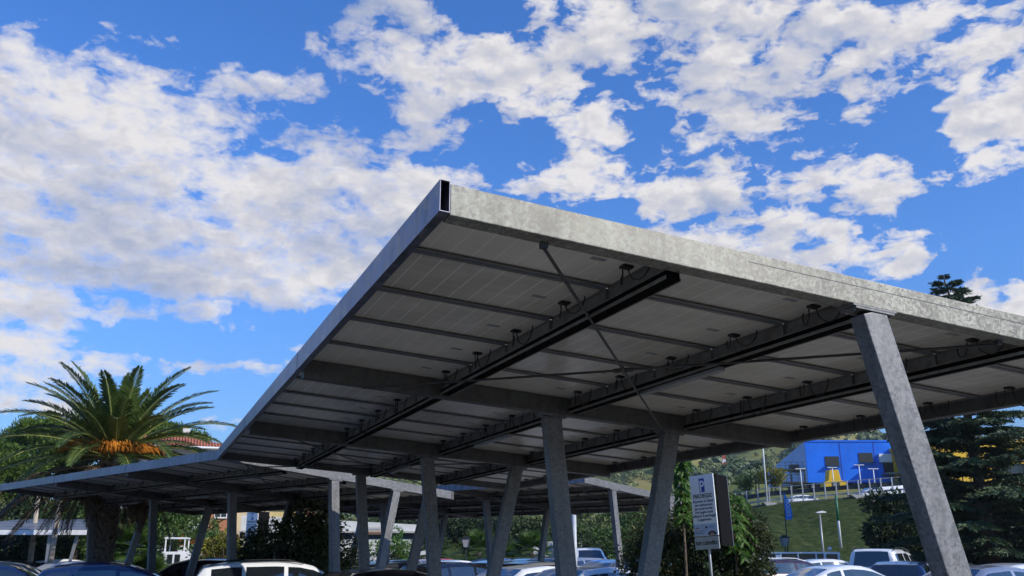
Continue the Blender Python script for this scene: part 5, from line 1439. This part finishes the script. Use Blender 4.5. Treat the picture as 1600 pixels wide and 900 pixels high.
# billow detail
st = N(nt, 'ShaderNodeVectorMath', operation='MULTIPLY'); st.inputs[1].default_value = (1, 1, 1.9); L(tc.outputs['Generated'], st.inputs[0])
wn2 = N(nt, 'ShaderNodeTexNoise'); wn2.inputs['Scale'].default_value = 24; wn2.inputs['Detail'].default_value = 3; L(st.outputs[0], wn2.inputs['Vector'])
st2 = N(nt, 'ShaderNodeVectorMath', operation='MULTIPLY_ADD'); st2.inputs[1].default_value = (.028, .028, .028); L(wn2.outputs['Color'], st2.inputs[0]); L(st.outputs[0], st2.inputs[2])
vw = mrange(az, -.2, .1, .12, .30)
def detail(off):
    o = N(nt, 'ShaderNodeVectorMath', operation='ADD'); o.inputs[1].default_value = off; L(st2.outputs[0], o.inputs[0])
    n1 = N(nt, 'ShaderNodeTexNoise'); n1.inputs['Scale'].default_value = 8; n1.inputs['Detail'].default_value = 8; n1.inputs['Roughness'].default_value = .63; n1.inputs['Lacunarity'].default_value = 2.1
    L(o.outputs[0], n1.inputs['Vector'])
    v1 = N(nt, 'ShaderNodeTexVoronoi'); v1.feature = 'F1'; v1.inputs['Scale'].default_value = 20; v1.inputs['Detail'].default_value = 1.5; v1.inputs['Roughness'].default_value = .5
    L(o.outputs[0], v1.inputs['Vector'])
    b = mth('SUBTRACT', .55, v1.outputs['Distance'])
    return mth('ADD', mth('MULTIPLY', mth('SUBTRACT', n1.outputs['Fac'], .5), 1.75), mth('MULTIPLY', b, vw))
d0 = detail((0, 0, 0)); d1 = detail((.012, -.006, .02))
amp = mrange(az, -.30, .0, .95, 1.15)
n3 = N(nt, 'ShaderNodeTexNoise'); n3.inputs['Scale'].default_value = 27; n3.inputs['Detail'].default_value = 6; n3.inputs['Roughness'].default_value = .6; L(st2.outputs[0], n3.inputs['Vector'])
puff = mth('MULTIPLY', mth('SUBTRACT', n3.outputs['Fac'], .5), 1.9)
dens0 = mth('ADD', mth('ADD', mth('MULTIPLY', M0, 1.02), puff), mth('MULTIPLY', d0, amp))
# how hard the edge is: crisp puffs on the right of the view, soft veil on the left
soft = mrange(az, -.25, .05, .75, .46)
alpha0 = mth('DIVIDE', mth('SUBTRACT', dens0, .36), soft, clamp=True)
alpha = mth('POWER', mth('MULTIPLY', alpha0, mth('SUBTRACT', 2.0, alpha0)), 1.0, clamp=True)
# light on the billows: brighter where the cloud thins towards the sun
rel = mth('SUBTRACT', d0, d1)
big = N(nt, 'ShaderNodeTexNoise'); big.inputs['Scale'].default_value = 4.5; big.inputs['Detail'].default_value = 5; L(st.outputs[0], big.inputs['Vector'])
thick = mrange(dens0, .55, 1.5, 0, 1)
sh = mth('ADD', mth('ADD', mth('MULTIPLY', puff, -.12), mth('MULTIPLY', rel, .95)), mth('SUBTRACT', .88, mth('MULTIPLY', thick, .24)))
sh = mth('ADD', sh, mth('MULTIPLY', mth('SUBTRACT', .5, big.outputs['Fac']), 1.5), None, True)
cr = ramp(nt, [(0, (.26, .35, .56)), (.3, (.38, .46, .65)), (.55, (.55, .59, .72)), (.8, (.76, .75, .79)), (1, (.95, .92, .91))])
L(sh, cr.inputs['Fac'])
# thin veil sheet over everything low down
elr = mrange(el, 0.0, .30, 1, 0)
gm = N(nt, 'ShaderNodeMix', data_type='RGBA', blend_type='MULTIPLY'); gm.inputs[0].default_value = 1
tint = ramp(nt, [(0, (.55, .70, .95)), (.12, (.66, .94, 1.36)), (.35, (.70, 1.24, 2.02)), (1, (.56, 1.28, 2.25))])
L(mth('MULTIPLY', el, 1.2), tint.inputs['Fac'])
L(sky.outputs[0], gm.inputs[6]); L(tint.outputs['Color'], gm.inputs[7])
c10 = N(nt, 'ShaderNodeVectorMath', operation='SCALE'); c10.inputs['Scale'].default_value = 9.0; L(cr.outputs['Color'], c10.inputs[0])
mx = N(nt, 'ShaderNodeMix', data_type='RGBA')
L(mth('MULTIPLY', alpha, .97), mx.inputs[0]); L(gm.outputs[2], mx.inputs[6]); L(c10.outputs[0], mx.inputs[7])
L(mx.outputs[2], bg.inputs['Color'])
w.cycles.sampling_method = 'MANUAL'; w.cycles.sample_map_resolution = 512
scn.cycles.max_bounces = 6; scn.cycles.diffuse_bounces = 3; scn.cycles.glossy_bounces = 3; scn.cycles.transparent_max_bounces = 6
scn.cycles.use_denoising = True
scn.cycles.use_adaptive_sampling = True; scn.cycles.adaptive_threshold = .02; scn.cycles.adaptive_min_samples = 8
# ------------------------------------------------------------------ the air over the valley
hz_ = MB().box(-620, 760, -12, 1100, -1, 125).build('haze', bpy.data.materials.new('haze'))
tag(hz_, kind='stuff', label='thin pale blue summer haze over the whole valley', cat='haze')
hm = hz_.data.materials[0]; hm.use_nodes = True; hn = hm.node_tree; hn.nodes.clear()
ho = hn.nodes.new('ShaderNodeOutputMaterial'); hv = hn.nodes.new('ShaderNodeVolumePrincipled')
hv.inputs['Color'].default_value = (.80, .87, 1, 1); hv.inputs['Density'].default_value = .00018; hv.inputs['Anisotropy'].default_value = .3
hn.links.new(hv.outputs[0], ho.inputs['Volume'])
